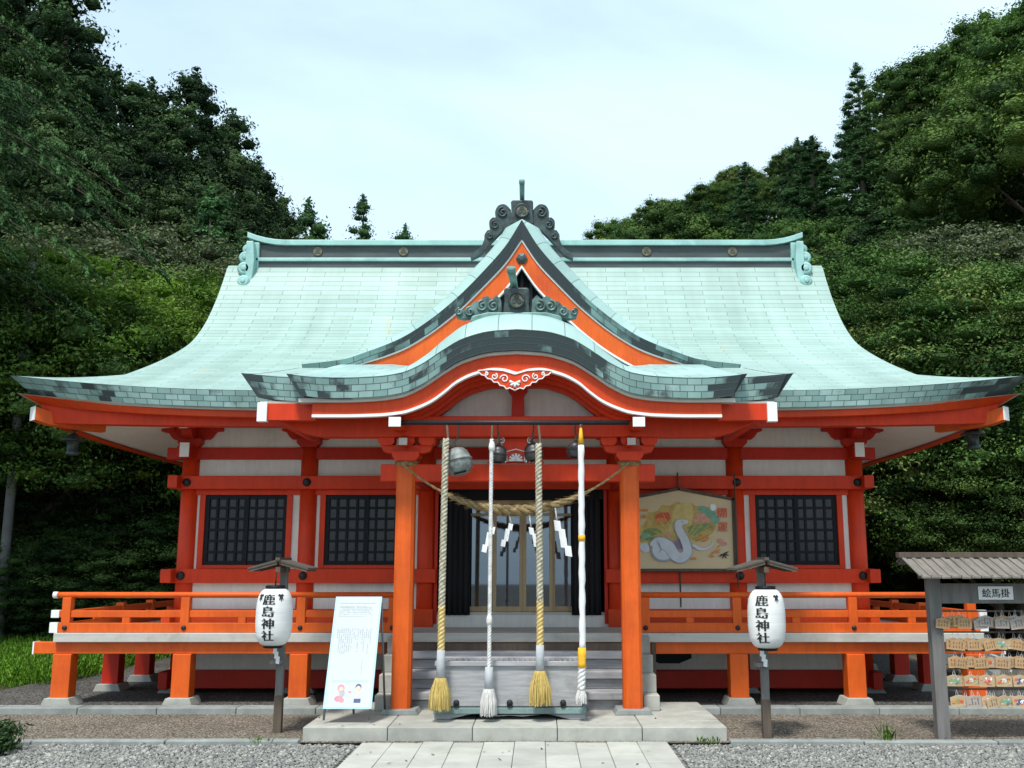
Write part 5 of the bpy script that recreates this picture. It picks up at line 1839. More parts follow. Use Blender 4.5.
def ema_proto(kind):
    wood = {'tan': 'ema_tan', 'pale': 'ema_pale', 'grey': 'ema_grey'}.get(kind, 'ema_pale')
    b = MB()
    w_, h_ = .065, .090
    b.prism([(-w_, -h_), (w_, -h_), (w_, -.012), (0, .006), (-w_, -.012)], -.005, .005)
    o = b.build('prayer_plaque', M[wood])
    b = MB(); b.tube([(-.012, 0, .002), (0, .006, .052), (.012, 0, .002)], .0020, 5, False)
    b.build('plaque_cord', M['rope_white'], o)
    pics = {'green': ('p_snake', 'p_jade', 'p_jade', 'p_green'), 'pink': ('p_pink', 'p_pink', 'white', 'p_red'), 'mix': ('p_orange', 'p_green', 'white', 'p_red'), 'blue': ('white', 'navy', 'white', 'p_red'), 'fan': ('p_gold', 'p_snake', 'p_yel', 'p_red')}
    if kind in pics:
        b = MB()
        qq = random.Random(len(kind) * 7 + ord(kind[0]))
        for i in range(13):
            b.mi = i % 4 if i else 0
            ru = qq.uniform(.006, .019) if i > 1 else .03
            u, v = qq.uniform(-.044, .044) * (i > 1), -.043 + qq.uniform(-.024, .020) * (i > 1)
            u = max(-.060 + ru, min(.060 - ru, u)); rv = min(ru * qq.uniform(.5, .9), .074 + v if v < -.05 else .02)
            b.flat([(u + ru * math.cos(2 * PI * k / 9) * qq.uniform(.7, 1.0), v + max(rv, .004) * math.sin(2 * PI * k / 9) * qq.uniform(.7, 1.0)) for k in range(9)], -.0060 - .0003 * i)
        b.build('plaque_picture', [M[p] for p in pics[kind]], o, recalc=False)
    else:
        b = MB()
        qq = random.Random(len(kind))
        for r_ in range(4):
            x0 = .045 - .025 * r_
            z_ = -.018
            for k in range(5):
                if qq.random() < .8:
                    b.face([(x0 - .012, -.0062, z_ - .008), (x0 - .003, -.0062, z_ - .008), (x0 - .003, -.0062, z_), (x0 - .012, -.0062, z_)])
                z_ -= .0115
        b.build('brush_writing', M['dark_wood'], o, recalc=False)
    return o
protos = {}
used = set()
LOOK = {'tan': 'bare tan prayer plaque', 'pale': 'pale written prayer plaque', 'grey': 'weathered grey prayer plaque', 'green': 'prayer plaque with a green picture', 'pink': 'prayer plaque with a pink picture', 'mix': 'prayer plaque with an orange and green picture', 'blue': 'white painted prayer plaque with a blue figure', 'fan': 'prayer plaque with a golden fan picture'}
ORD = ('first', 'second', 'third', 'fourth', 'fifth', 'sixth', 'seventh')
ROW = ('top', 'second', 'third', 'fourth', 'bottom')
plan = [['tan', 'pale', 'tan', 'pale', 'grey', 'tan', 'pale'], ['tan', 'tan', 'mix', 'green', 'pale', 'fan', 'tan'], ['tan', 'tan', 'mix', 'grey', 'tan', 'pale', 'fan'], ['green', 'fan', 'pink', 'fan', 'blue', 'pale', 'green'], ['mix', 'grey', 'pink', 'green', 'blue', 'tan', 'pale']]
cols0 = [(949, 15.2), (952, 15.6), (953.5, 15.8), (954, 15.9), (957, 15.6)]
def hang(kind, x, y, z, rz, ry, label, s):
    if kind not in used:
        if kind not in protos:
            protos[kind] = ema_proto(kind)
        o = protos[kind]
        used.add(kind)
    else:
        o = copy_tree(protos[kind])
    o.location = (x, y, z)
    o.rotation_euler = (R(q.uniform(-9, 2)), ry, rz)
    o.scale = (s * 1.06, 1, s * 1.1)
    tag(o, label, 'prayer plaque', 'wooden prayer plaques on the rack')
for r_ in range(5):
    for c in range(7):
        px = cols0[r_][0] + cols0[r_][1] * c + q.uniform(-1.2, 1.2)
        x = xx(px, RYK - .04, rows[r_])
        k = plan[r_][c]
        hang(k, x, RYK - .042, rows[r_] - .055, R(q.uniform(-10, 10)), R(q.uniform(-5, 5)), f'{LOOK[k]}, {ORD[c]} from the post, {ROW[r_]} row', q.uniform(.96, 1.04))
        if r_ == 0:
            for d in range(2):
                k2 = q.choice(('tan', 'pale', 'grey'))
                hang(k2, x + q.uniform(-.07, .07), RYK - .062 - .016 * d, rows[r_] - .042 - .022 * d, R(q.uniform(-14, 14)), R(q.uniform(-8, 8)), f'{LOOK[k2]}, {("middle", "front")[d]} of the {ORD[c]} stack, top row', q.uniform(.92, 1.02))
        else:
            k2 = q.choice(('tan', 'grey', 'pale'))
            hang(k2, x + q.uniform(.045, .085), RYK - .026, rows[r_] - .060, R(q.uniform(-10, 10)), R(q.uniform(-9, 9)), f'{LOOK[k2]} behind the {ORD[c]} plaque, {ROW[r_]} row', .95)
            if q.random() < .4:
                k2 = q.choice(('tan', 'pale', 'tan'))
                hang(k2, x + q.uniform(-.06, .06), RYK - .064, rows[r_] - .068, R(q.uniform(-14, 14)), R(q.uniform(-10, 10)), f'{LOOK[k2]} overlapping the front of the {ORD[c]} plaque, {ROW[r_]} row', .93)

# ================================================================== HANGING EAVE LANTERNS, POLE, SMALL THINGS
def hanging_lantern(x, y, z, label):
    t = thing('eave_lantern', (x, y, z), label, 'hanging lantern', 'metal lanterns hung at the eave corners')
    b = MB(); b.lathe([(.075, 0), (.085, .01), (.085, .03), (.07, .035), (.07, .15), (.08, .155), (.08, .165), (.06, .17)], (x, y, z), 6); b.build('lantern_body', M['bronze'], t)
    b = MB(); b.lathe([(.15, .165), (.155, .175), (.10, .205), (.04, .25), (.02, .26), (.03, .28), (.012, .31)], (x, y, z), 6); b.build('lantern_roof', M['bronze'], t, .003)
    b = MB()
    zt = 3.27
    n = 14
    for k in range(n):
        zc = z + .30 + (zt - z - .30) * (k + .5) / n
        hl = (zt - z - .30) / n * .62
        pts = [(x + (.012 * math.cos(a * PI / 5) if k % 2 else 0), y + (0 if k % 2 else .012 * math.cos(a * PI / 5)), zc + hl * math.sin(a * PI / 5)) for a in range(11)]
        b.tube(pts, .0035, 5, False)
    b.build('chain', M['iron'], t)
for px, py, lab in ((72, 455, 'metal lantern hanging under the left eave corner'), (974, 449, 'metal lantern hanging under the right eave corner')):
    x, z = at(px, py, 11.75)
    hanging_lantern(x, 11.75, z, lab)
x, z = at(13, 470, 17.5)
t = thing('utility_pole', (x, 17.5, 0), 'pale banded pole standing among the trees at the left edge', 'pole')
b = MB(); b.tube([(x, 17.5, 0), (x, 17.5, zz(262, 17.5))], [.088, .070], 18); b.build('pole_shaft', M['pole'], t)
b = MB(); b.tube([(x, 17.5, zz(262, 17.5)), (x, 17.5, zz(250, 17.5))], [.072, .072], 14); b.build('pole_cap', M['dark_wood'], t)
for py in (275, 292, 320):
    b = MB(); z = zz(py, 17.5); b.tube([(x, 17.5, z - .05), (x, 17.5, z + .05)], [.082, .082], 18); b.build('band', M['trim'], t)
t = thing('timber_stack', (5.9, 14.2, 0.0), 'old grey planks leaning together beyond the right end of the veranda', 'timber')
q = random.Random(21)
for k in range(6):
    b = MB(); b.rbox((5.7 + k * .14, 14.1 + k * .1, .42 + q.uniform(-.03, .05)), (.05, 1.3, .16), (R(q.uniform(20, 34)), R(q.uniform(-10, 10)), R(q.uniform(60, 110)))); b.build('plank', M['post_wood' if k % 2 else 'trim'], t, .004)

# ================================================================== HILLSIDE AND VEGETATION
def hill_z(x, y):
    # right hill: a long ridge from (27, 50) to (5, 95); falls towards the hall
    dx, dy = x - 27, y - 50
    t_ = (dx * -.44 + dy * .898)
    s_ = -(dx * .898 + dy * .44)                        # distance in front of the ridge line
    top_ = 24.0 + max(0, min(60, y - 50)) * .135
    zr = top_ * max(0, min(1, 1 - (s_ - 1) / 27)) if s_ > 1 else top_
    zr *= max(0, min(1, (y - 10) / 14))
    # left hill
    zl = max(0, min(20, (-x - 10) * .42)) * max(0, min(1, (y - 12) / 14))
    # back of the valley
    zb = max(0, min(17, (y - 50) * .42))
    return max(zr, zl, zb)
NXh, NYh = 90, 60
b = MB()
P = [[(-110 + 220 * j / NXh, 19 + 150 * i / NYh, hill_z(-110 + 220 * j / NXh, 19 + 150 * i / NYh) - .35) for j in range(NXh + 1)] for i in range(NYh + 1)]
b.grid(P)
structure(b, 'hillside', M['forest_floor'])

def _ico():
    bm_ = bmesh.new()
    bmesh.ops.create_icosphere(bm_, subdivisions=2, radius=1)
    v = np.array([x.co[:] for x in bm_.verts])
    f = np.array([[x.index for x in q.verts] for q in bm_.faces])
    bm_.free()
    return v, f
ICO_V, ICO_F = _ico()

class Leaves:
    """many small leaf faces as one mesh, with a tint per vertex"""
    def __init__(s, seed):
        s.r = np.random.default_rng(seed)
        s.V, s.T = [], []
        s.cV, s.cF, s.cT, s.cn = [], [], [], 0
    def add(s, C, D, Nn, ln, wd, tint):
        """centres C (n,3), long axes D, normals Nn, lengths ln, widths wd, tint: arrays"""
        D = D / (np.linalg.norm(D, axis=1, keepdims=True) + 1e-9)
        S = np.cross(Nn, D)
        S /= (np.linalg.norm(S, axis=1, keepdims=True) + 1e-9)
        ln, wd = ln[:, None], wd[:, None]
        q = np.stack([C - D * ln * .5, C + S * wd * .5 + D * ln * .05, C + D * ln * .5, C - S * wd * .5 + D * ln * .05], 1)
        s.V.append(q.reshape(-1, 3))
        s.T.append(np.repeat(np.clip(tint, 0, 1), 4))
    def core(s, c, R_, flat, tint, fill=.66):
        """the leafy mass inside one puff: a lumpy ball with no two alike"""
        r = s.r
        u = ICO_V
        ph = r.uniform(0, 6.28, 6)
        k = 1 + .15 * np.sin(4.3 * u[:, 0] + ph[0]) * np.sin(3.7 * u[:, 1] + ph[1]) + .13 * np.sin(6.1 * u[:, 1] + ph[2] + 2 * u[:, 2]) + .12 * np.sin(7.3 * u[:, 0] + ph[3]) * np.sin(6.7 * u[:, 2] + ph[4]) + r.normal(scale=.055, size=len(u))
        V = c + u * (k * R_ * fill)[:, None] * np.array([1, 1, flat])
        s.cV.append(V); s.cF.append(ICO_F + s.cn); s.cn += len(u)
        s.cT.append(np.clip(tint + r.normal(scale=.10, size=len(u)), 0, 1))
    def mesh(s, name, mat):
        V = np.concatenate(s.V).astype(np.float32)
        T = np.concatenate(s.T).astype(np.float32)
        n = len(V) // 4
        nq = len(V)
        idx = np.arange(nq, dtype=np.int32)
        st = np.arange(0, nq, 4, dtype=np.int32)
        tot = np.full(n, 4, dtype=np.int32)
        sm = np.zeros(n, dtype=bool)
        if s.cV:
            F = np.concatenate(s.cF).astype(np.int32) + nq
            V = np.concatenate([V, np.concatenate(s.cV).astype(np.float32)])
            T = np.concatenate([T, np.concatenate(s.cT).astype(np.float32)])
            idx = np.concatenate([idx, F.ravel()])
            st = np.concatenate([st, nq + 3 * np.arange(len(F), dtype=np.int32)])
            tot = np.concatenate([tot, np.full(len(F), 3, dtype=np.int32)])
            sm = np.concatenate([sm, np.ones(len(F), dtype=bool)])
        me = bpy.data.meshes.new(name)
        me.vertices.add(len(V)); me.vertices.foreach_set('co', V.ravel())
        me.loops.add(len(idx)); me.loops.foreach_set('vertex_index', idx)
        me.polygons.add(len(st))
        me.polygons.foreach_set('loop_start', st)
        me.polygons.foreach_set('loop_total', tot)
        me.polygons.foreach_set('use_smooth', sm)
        me.update(calc_edges=True)
        a = me.attributes.new('tint', 'FLOAT', 'POINT')
        a.data.foreach_set('value', T)
        me.materials.append(mat)
        return me
def unit(r, n):
    v = r.normal(size=(n, 3))
    return v / np.linalg.norm(v, axis=1, keepdims=True)
def clumps(lv, C, Rr, per, ln, wd, tint0, tvar, droop=0.0, flat=1.0, thick=.35, core=.62):
    """puffs of leaves: each centre C[i] with radius Rr[i] gets `per` leaves near its upper/outer shell"""
    r = lv.r
    n = len(C)
    if core:
        for c_, r_, t0_ in zip(C, Rr, tint0):
            lv.core(c_, r_, flat, t0_, core)
    cnt = np.maximum(8, (per * (Rr / Rr.max()) ** 1.7)).astype(int)
    ci = np.repeat(np.arange(n), cnt)
    m_ = len(ci)
    u = unit(r, m_)
    u[:, 2] = np.where(u[:, 2] < -.5, -u[:, 2], u[:, 2])
    u /= np.linalg.norm(u, axis=1, keepdims=True)
    # every puff has its own bumps, so its outline is uneven
    ph = r.uniform(0, 6.28, (n, 3))
    bmp_ = 1 + .16 * np.sin(3.1 * u[:, 0] * 2 + ph[ci, 0]) + .16 * np.sin(2.7 * u[:, 1] * 2 + ph[ci, 1]) + .12 * np.sin(4.0 * u[:, 2] * 2 + ph[ci, 2])
    stray = np.where(r.random(m_) < .30, r.uniform(0, .55, m_), 0)
    rad = Rr[ci] * bmp_ * (1 - thick * r.random(m_) ** 2 + stray)
    pos = C[ci] + u * rad[:, None] * np.array([1, 1, flat])
    un = u * np.array([1, 1, 1 / max(flat, .3)])
    un /= np.linalg.norm(un, axis=1, keepdims=True)
    q_ = r.normal(size=u.shape)
    d = q_ - un * np.sum(q_ * un, axis=1, keepdims=True) * .8
    d[:, 2] -= droop
    nn = un + r.normal(scale=.30, size=u.shape)
    t_ = tint0[ci] + r.normal(scale=tvar, size=m_)
    sz = r.uniform(.7, 1.3, m_)
    lv.add(pos, d, nn, ln * sz, wd * sz, t_)

def trunk_mb(mb, h, r0, r1, seed, limbs=()):
    q = random.Random(seed)
    pts = [(q.uniform(-.1, .1) * (i > 0), q.uniform(-.1, .1) * (i > 0), h * i / 6) for i in range(7)]
    mb.tube(pts, [r0 + (r1 - r0) * i / 6 for i in range(7)], 9)
    for (z, a, l, e, r_) in limbs:
        p0 = Vector((0, 0, z))
        p1 = p0 + Vector((math.cos(a) * l * .5, math.sin(a) * l * .5, l * e * .55))
        p2 = p0 + Vector((math.cos(a) * l, math.sin(a) * l, l * e))
        mb.tube([p0, p1, p2], [r_, r_ * .7, r_ * .3], 6)

def make_tree(name, mat, build_fn):
    root = bpy.data.objects.new(name, None)
    COL.objects.link(root)
    lv, tm = build_fn()
    me = lv.mesh('crown', M[mat])
    c = bpy.data.objects.new('crown', me); COL.objects.link(c); c.parent = root
    t_ = tm.build('trunk', M['bark']); t_.parent = root
    return root

def conifer(H, Rb, seed, per=26, leaf=.42, tiers=17, base=.10, shape=.9, puff=.55):
    def f():
        lv = Leaves(seed)
        r = lv.r
        C, Rr, T = [], [], []
        for i in range(tiers):
            t_ = (i + .3) / tiers
            z = H * (base + (1 - base) * t_)
            R_ = Rb * (1 - t_) ** shape * r.uniform(.82, 1.1) + .12
            nb = max(3, int(2.6 + R_ * 3.0))
            a0 = r.uniform(0, 6.28)
            for k in range(nb):
                a = a0 + 6.28 * k / nb + r.uniform(-.3, .3)
                rr = R_ * r.uniform(.72, 1.12)
                C.append((rr * math.cos(a), rr * math.sin(a), z - rr * .22 + r.uniform(-.2, .2) * H / tiers * 2))
                Rr.append(puff * r.uniform(.7, 1.25) * (.45 + .55 * R_ / Rb) * (Rb / 2.4))
                T.append(r.uniform(.0, 1.0))
                if rr > Rb * .4:
                    C.append((rr * .5 * math.cos(a + .3), rr * .5 * math.sin(a + .3), z + .15)); Rr.append(Rr[-1] * .95); T.append(r.uniform(0, 1))
        for q_ in range(5):
            C.append((0, 0, H * (.955 + .016 * q_))); Rr.append(.34 - .05 * q_); T.append(.6)
        clumps(lv, np.array(C), np.array(Rr), per, leaf, leaf * .55, np.array(T), .07, .25, .70, .42, .56)
        mb = MB(); trunk_mb(mb, H * .97, .022 * H, .02, seed)
        return lv, mb
    return f

def broad(H, Rb, seed, n=95, per=46, leaf=.30, puff=.85, trunk=.35, wr=.62, flat=.72, fill=.58):
    def f():
        lv = Leaves(seed)
        r = lv.r
        cz = H * (trunk + (1 - trunk) * .5)
        rz = H * (1 - trunk) * .5
        lob = unit(r, 9)
        la = r.uniform(.72, 1.18, 9)
        C, Rr, T = [], [], []
        for shell, cnt_, sep in ((1.0, n, 1.0), (.62, n // 3, .8)):
            pts_, tries = [], 0
            while len(pts_) < cnt_ and tries < 6000:
                tries += 1
                u = unit(r, 1)[0]
                if u[2] < -.55:
                    continue
                k = np.argmax(lob @ u)
                rad = shell * la[k] * r.uniform(.86, 1.08)
                p = np.array((u[0] * Rb * rad, u[1] * Rb * rad, cz + u[2] * rz * rad))
                R_ = puff * r.uniform(.62, 1.25) * Rb / 3
                if any(np.linalg.norm((p - a_) * np.array([1, 1, 1.35])) < sep * 1.0 * max(R_, b_) + .34 * min(R_, b_) for a_, b_ in pts_):
                    continue
                pts_.append((p, R_))
                C.append(p); Rr.append(R_)
                T.append(np.clip(.5 + r.normal(scale=.30), .0, 1.0))
        clumps(lv, np.array(C), np.array(Rr), per, leaf, leaf * wr, np.array(T), .08, .15, flat, .42, fill)
        mb = MB()
        q = random.Random(seed)
        trunk_mb(mb, H * .75, .026 * H, .05, seed, [(H * q.uniform(trunk * .8, .62), q.uniform(0, 6.28), Rb * q.uniform(.5, .8), q.uniform(.5, 1.0), .011 * H) for _ in range(7)])
        return lv, mb
    return f

def feathery(H, Rb, seed, tiers=15, per=90, needle=.20):
    """cedar with long, drooping feathery sprays"""
    def f():
        lv = Leaves(seed)
        r = lv.r
        mb = MB(); trunk_mb(mb, H, .30, .05, seed)
        for i in range(tiers):
            z = H * (.42 + .56 * i / tiers)
            R_ = Rb * (1 - (i / tiers)) ** .6
            for k in range(7):
                a = r.uniform(0, 6.28)
                L_ = R_ * r.uniform(.65, 1.1)
                ns = 11
                t_ = np.linspace(.18, 1, ns)
                tint = r.uniform(.2, .8)
                zc = z + L_ * .22 * np.sin(t_ * 2.4) - L_ * .28 * t_ ** 2.2
                bx, by = np.cos(a) * L_ * t_, np.sin(a) * L_ * t_
                mb.tube([(float(bx[j]), float(by[j]), float(zc[j])) for j in (0, 5, 10)], [.016, .010, .004], 5, False)
                for j in range(ns):
                    for side in (-1, 1):
                        sl = L_ * .26 * (1.15 - t_[j] * .75) * r.uniform(.7, 1.2)
                        m_ = per // 2
                        v = np.linspace(.05, 1, m_)
                        aa = a + side * r.uniform(.6, 1.0)
                        c = np.stack([bx[j] + np.cos(aa) * sl * v, by[j] + np.sin(aa) * sl * v, zc[j] - sl * .45 * v ** 1.6], 1)
                        d = np.stack([np.cos(aa) * np.ones(m_), np.sin(aa) * np.ones(m_), -.55 - .7 * v], 1) + r.normal(scale=.35, size=(m_, 3))
                        nn = np.tile([0, -.35, 1.0], (m_, 1)) + r.normal(scale=.3, size=(m_, 3))
                        lv.add(c, d, nn, needle * r.uniform(.7, 1.3, m_), .028 * r.uniform(.7, 1.3, m_), tint + .18 * v + r.normal(scale=.08, size=m_))
        return lv, mb
    return f

def shrubby(H, Rb, seed, n=60, per=60, leaf=.12, wr=.5):
    return broad(H, Rb, seed, n, per, leaf, 1.0, .05, wr)

protoT = {
    'cedarA': make_tree('cedar_tree', 'leaf_cedar', conifer(16, 2.9, 11, 620, .13, 26, .06, .70, .72)),
    'cedarB': make_tree('cedar_tree', 'leaf_cedar', conifer(15, 3.3, 12, 620, .13, 24, .06, .58, .76)),
    'conA': make_tree('conifer_tree', 'leaf_con', conifer(11, 2.2, 13, 320, .12, 21, .04, .95, .66)),
    'conB': make_tree('conifer_tree', 'leaf_con', conifer(10, 2.6, 14, 320, .12, 18, .04, .80, .70)),
    'broadA': make_tree('broadleaf_tree', 'leaf_broad', broad(7.5, 3.3, 15, 190, 300, .135, .62)),
    'broadB': make_tree('broadleaf_tree', 'leaf_broad', broad(6.8, 3.6, 16, 190, 300, .135, .60)),
    'oliveA': make_tree('broadleaf_tree', 'leaf_olive', broad(7.0, 3.2, 17, 200, 280, .13, .58)),
    'nearBroad': make_tree('broadleaf_tree', 'leaf_broad', broad(7.2, 3.2, 18, 230, 760, .080, .62, .22, .5, .50, .40)),
    'nearBright': make_tree('broadleaf_tree', 'leaf_bright', broad(6.4, 2.5, 19, 220, 640, .078, .60, .25, .5, .50, .40)),
    'nearOlive': make_tree('broadleaf_tree', 'leaf_olive', broad(6.6, 3.0, 20, 230, 720, .080, .60, .22, .5, .50, .40)),
    'grey': make_tree('flowering_tree', 'leaf_grey', broad(6.5, 2.6, 22, 200, 560, .080, .60, .25, .55, .50, .40)),
    'nearDark': make_tree('shade_tree', 'leaf_shade', broad(7.0, 3.0, 23, 210, 420, .09, .62, .05, .45, .6, .45)),
    'feather': make_tree('feathery_cedar', 'leaf_feather', feathery(15, 4.3, 24)),
}
usedT = set()
def plant(kind, x, y, s=1.0, rz=None, label=None, cat='tree', group=None, z=None, sz=None):
    if kind in usedT:
        o = copy_tree(protoT[kind])
    else:
        o = protoT[kind]; usedT.add(kind)
    o.location = (x, y, (hill_z(x, y) - .3) if z is None else z)
    o.scale = (s, s, sz or s)
    o.rotation_euler = (0, 0, trnd.uniform(0, 6.28) if rz is None else rz)
    for k in ('label', 'category', 'group'):
        if k in o:
            del o[k]
    return tag(o, label, cat, group)
trnd = random.Random(77)
def pplant(kind, px, py_top, Y, H, label, group=None, cat='tree', smin=.4, wide=1.0):
    """a tree whose top shows at (px, py_top) from depth Y; H is the height its kind was built with"""
    zt = zz(py_top, Y)
    x = xx(px, Y, zt)
    zg = hill_z(x, Y) - .3
    s = max(smin, (zt - zg) / H)
    return plant(kind, x, Y, s * wide, None, label, cat, group, zg, s)
HH = {'cedarA': 16, 'cedarB': 15, 'conA': 11, 'conB': 10, 'broadA': 7.5, 'broadB': 6.8, 'oliveA': 7, 'nearBroad': 7.2, 'nearBright': 6.4, 'nearOlive': 6.6, 'grey': 6.5, 'nearDark': 7, 'feather': 15}
# ---- left: tall dark cedars stepping down to the ridge
GL = 'dark cedars on the left slope'
for (k, px, py, Y, lab) in (
    ('cedarA', 72, -30, 30, 'tallest dark cedar, cut by the upper frame edge on the left'),
    ('cedarB', 20, -60, 33, None), ('cedarB', 118, 75, 34, None), ('cedarA', 152, 88, 37, None),
    ('cedarA', 196, 78, 38, 'dark cedar with a pointed crown standing highest in the middle of the left slope'),
    ('cedarB', 176, 105, 34, None), ('cedarA', 232, 118, 41, None), ('cedarB', 226, 150, 35, None), ('cedarA', 258, 165, 44, None),
    ('cedarB', 272, 192, 50, None), ('cedarB', 140, 130, 31, None), ('cedarA', 96, 60, 36, None), ('cedarB', 60, 110, 27, None), ('cedarB', 110, 165, 27.5, None), ('cedarB', 165, 190, 29, None),
    ('conB', 308, 207, 58, 'small round topped conifer touching the left end of the roof ridge'),
    ('conA', 363, 201, 75, 'lone pointed conifer rising behind the left half of the roof ridge'),
    ('conB', 405, 229, 82, 'tiny conifer tip just above the roof ridge'),
    ('conA', 212, 196, 27, 'mid green conifer standing just left of the roof ridge end'),
    ('conB', 245, 240, 26, None)):
    pplant(k, px, py, Y, HH[k], lab or ('dark cedar among the crowded cedars of the left slope' if k.startswith('cedar') else 'mid green conifer low beside the left roof slope'), GL if not lab else None)
GD = 'dark undergrowth trees left of the hall'
for (px, py, Y) in ((20, 330, 24), (90, 360, 25), (150, 330, 26), (190, 330, 28), (60, 420, 22), (120, 430, 23.5), (170, 410, 27), (20, 440, 21), (150, 500, 30), (190, 300, 33), (0, 250, 26)):
    pplant('nearDark', px, py, Y, 7, 'dark leafy tree in the gloom left of the hall', GD, 'tree', .35, 1.15)
for (px, py, Y, k, lab) in ((85, 268, 19.5, 'nearBright', 'bright yellow green tree above the left eave'), (150, 290, 20.5, 'nearBright', 'light green tree nearest the left roof slope'), (20, 285, 19, 'nearBroad', 'leafy green tree around the pale pole at the left edge'), (150, 246, 24, 'grey', 'greyish blossoming tree behind the bright green trees on the left'), (228, 208, 30, 'conB', 'green conifer tucked under the left end of the roof ridge')):
    pplant(k, px, py, Y, HH[k], lab)
plant('feather', xx(-105, 15.5, 7), 15.5, .95, 1.0, 'near feathery cedar with drooping sprays at the upper left', 'tree', None, 0)
for (px, py, Y) in ((35, 505, 19.5), (95, 480, 20.0), (135, 520, 19.2), (165, 490, 20.5), (70, 545, 18.7), (5, 560, 18.5), (180, 545, 21)):
    pplant('nearDark', px, py, Y, 7, 'low dark shrub under the trees left of the veranda', 'low shrubs left of the veranda', 'shrub', .2, 1.5)
# ---- right: the wooded hillside
GR = 'trees covering the right hillside'
cand = []
for i in range(4000):
    x, y = trnd.uniform(2, 62), trnd.uniform(27, 100)
    dxr, dyr = x - 27, y - 50
    s_ = -(dxr * .898 + dyr * .44)
    if s_ < -3 or s_ > 27.5 or hill_z(x, y) < .5:
        continue
    # keep what the camera's fan could show
    depth = y * math.cos(PITCH) + hill_z(x, y) * math.sin(PITCH)
    px = CX + FPX * (x - CAMX) / depth
    if px < 585 or px > 1110:
        continue
    if all((x - a) ** 2 + (y - c) ** 2 > (3.2 + .022 * y) ** 2 for a, c in cand):
        cand.append((x, y))
    if len(cand) >= 170:
        break
SPIRES = ((862, 142, 42, 34, 110), (812, 140, 50, 30, 85), (745, 166, 56, 24, 60), (951, 112, 44, 28, 80), (905, 170, 44, 22, 70), (856, 66, 62, 26, 50))
sky_line = lambda px: float(np.interp(px, [585, 600, 640, 700, 740, 760, 800, 830, 872, 880, 900, 930, 960, 1000, 1024, 1110], [242, 238, 216, 188, 166, 153, 138, 126, 108, 88, 70, 53, 46, 27, 13, -25]))
for (x, y) in cand:
    s_ = -((x - 27) * .898 + (y - 50) * .44)
    k = trnd.choices(('broadA', 'broadB', 'oliveA', 'conA', 'conB'), (5, 5, 3, 2, 2) if s_ > 9 else (5, 5, 3, 0, 0))[0]
    s = trnd.uniform(.62, 1.3) if s_ > 9 else trnd.uniform(.55, .85)
    zb_ = hill_z(x, y) - .3
    ztop_ = zb_ + HH[k] * s
    px_ = CX + FPX * (x - CAMX) / (y * math.cos(PITCH) + (ztop_ - CAMZ) * math.sin(PITCH))
    lim = zz(max(sky_line(px_), sky_line(px_ - 34) - 14) + trnd.uniform(0, 7), y)
    if ztop_ > lim:
        s *= (lim - zb_) / (ztop_ - zb_) if lim > zb_ else 0
    if s < .33 or (abs(px_ - 852) < 46 and ztop_ > zz(150, y)):
        continue
    py_ = CY - FPX * math.tan(math.atan((HH[k] * s + zb_ - CAMZ) / y) - PITCH)
    if any(abs(px_ - a_) < w_ and y < Y_ + 1.5 and py_ < p_ + h_ for a_, p_, Y_, w_, h_ in SPIRES):
        continue
    name = 'green conifer' if k.startswith('con') else ('olive green round tree' if k == 'oliveA' else 'round leafy tree')
    plant(k, x, y, s, None, f'{name} in the dense wood on the right hillside', 'tree', f'{name}s on the right hillside')
pplant('conA', 856, 66, 62, 11, 'tall pointed conifer standing out on the right skyline', None, 'tree', .4, 1.25)
pplant('conA', 862, 142, 42, 11, 'large green conifer halfway up the right hill', None, 'tree', .4, 1.7)
pplant('conA', 812, 140, 50, 11, 'broad based dark conifer below the right skyline', None, 'tree', .4, 1.6)
for (px, py, Y) in ((745, 166, 56), (905, 170, 44), (951, 112, 44), (705, 205, 60), (930, 215, 38), (880, 215, 36), (995, 190, 40)):
    pplant('conA' if px % 2 else 'conB', px, py, Y, 11 if px % 2 else 10, 'pointed conifer standing among round trees on the right hillside', 'pointed conifers on the right hillside', 'tree', .4, 1.5)
pplant('broadA', 1005, 24, 52, 7.5, 'round tree at the top right of the hill', None, 'tree', .4)
pplant('broadB', 940, 66, 58, 6.8, 'spreading round tree on the right skyline beside the pointed conifer', None, 'tree', .4, 1.0)
GN = 'leafy trees right of the hall'
for (px, py, Y, k, lab) in ((855, 235, 27, 'conA', 'young conifer close behind the right roof slope'), (900, 275, 22, 'nearBroad', 'leafy tree above the right roof slope'), (975, 240, 25, 'grey', 'greyish blossoming tree at the right edge'), (955, 300, 21, 'nearOlive', 'olive green leafy tree above the right eave'), (1020, 285, 20, 'nearBroad', None), (870, 330, 25, 'nearOlive', None), (1000, 375, 19, 'nearBroad', None), (930, 400, 21, 'nearBroad', None), (985, 430, 18.5, 'nearBroad', None), (895, 420, 22, 'nearBroad', None), (1040, 420, 18, 'nearOlive', None), (890, 300, 30, 'broadA', None), (820, 250, 33, 'conB', None)):
    pplant(k, px, py, Y, HH[k], lab or 'green tree of the thicket right of the hall', None if lab else GN)
for (px, py, Y) in ((900, 500, 24), (950, 510, 22), (1000, 500, 21), (1040, 520, 20), (890, 560, 26), (960, 560, 25), (1020, 560, 23)):
    pplant('nearDark', px, py, Y, 7, 'dark leafy tree in the shade right of the hall', 'dark trees right of the hall', 'tree', .3, 1.3)
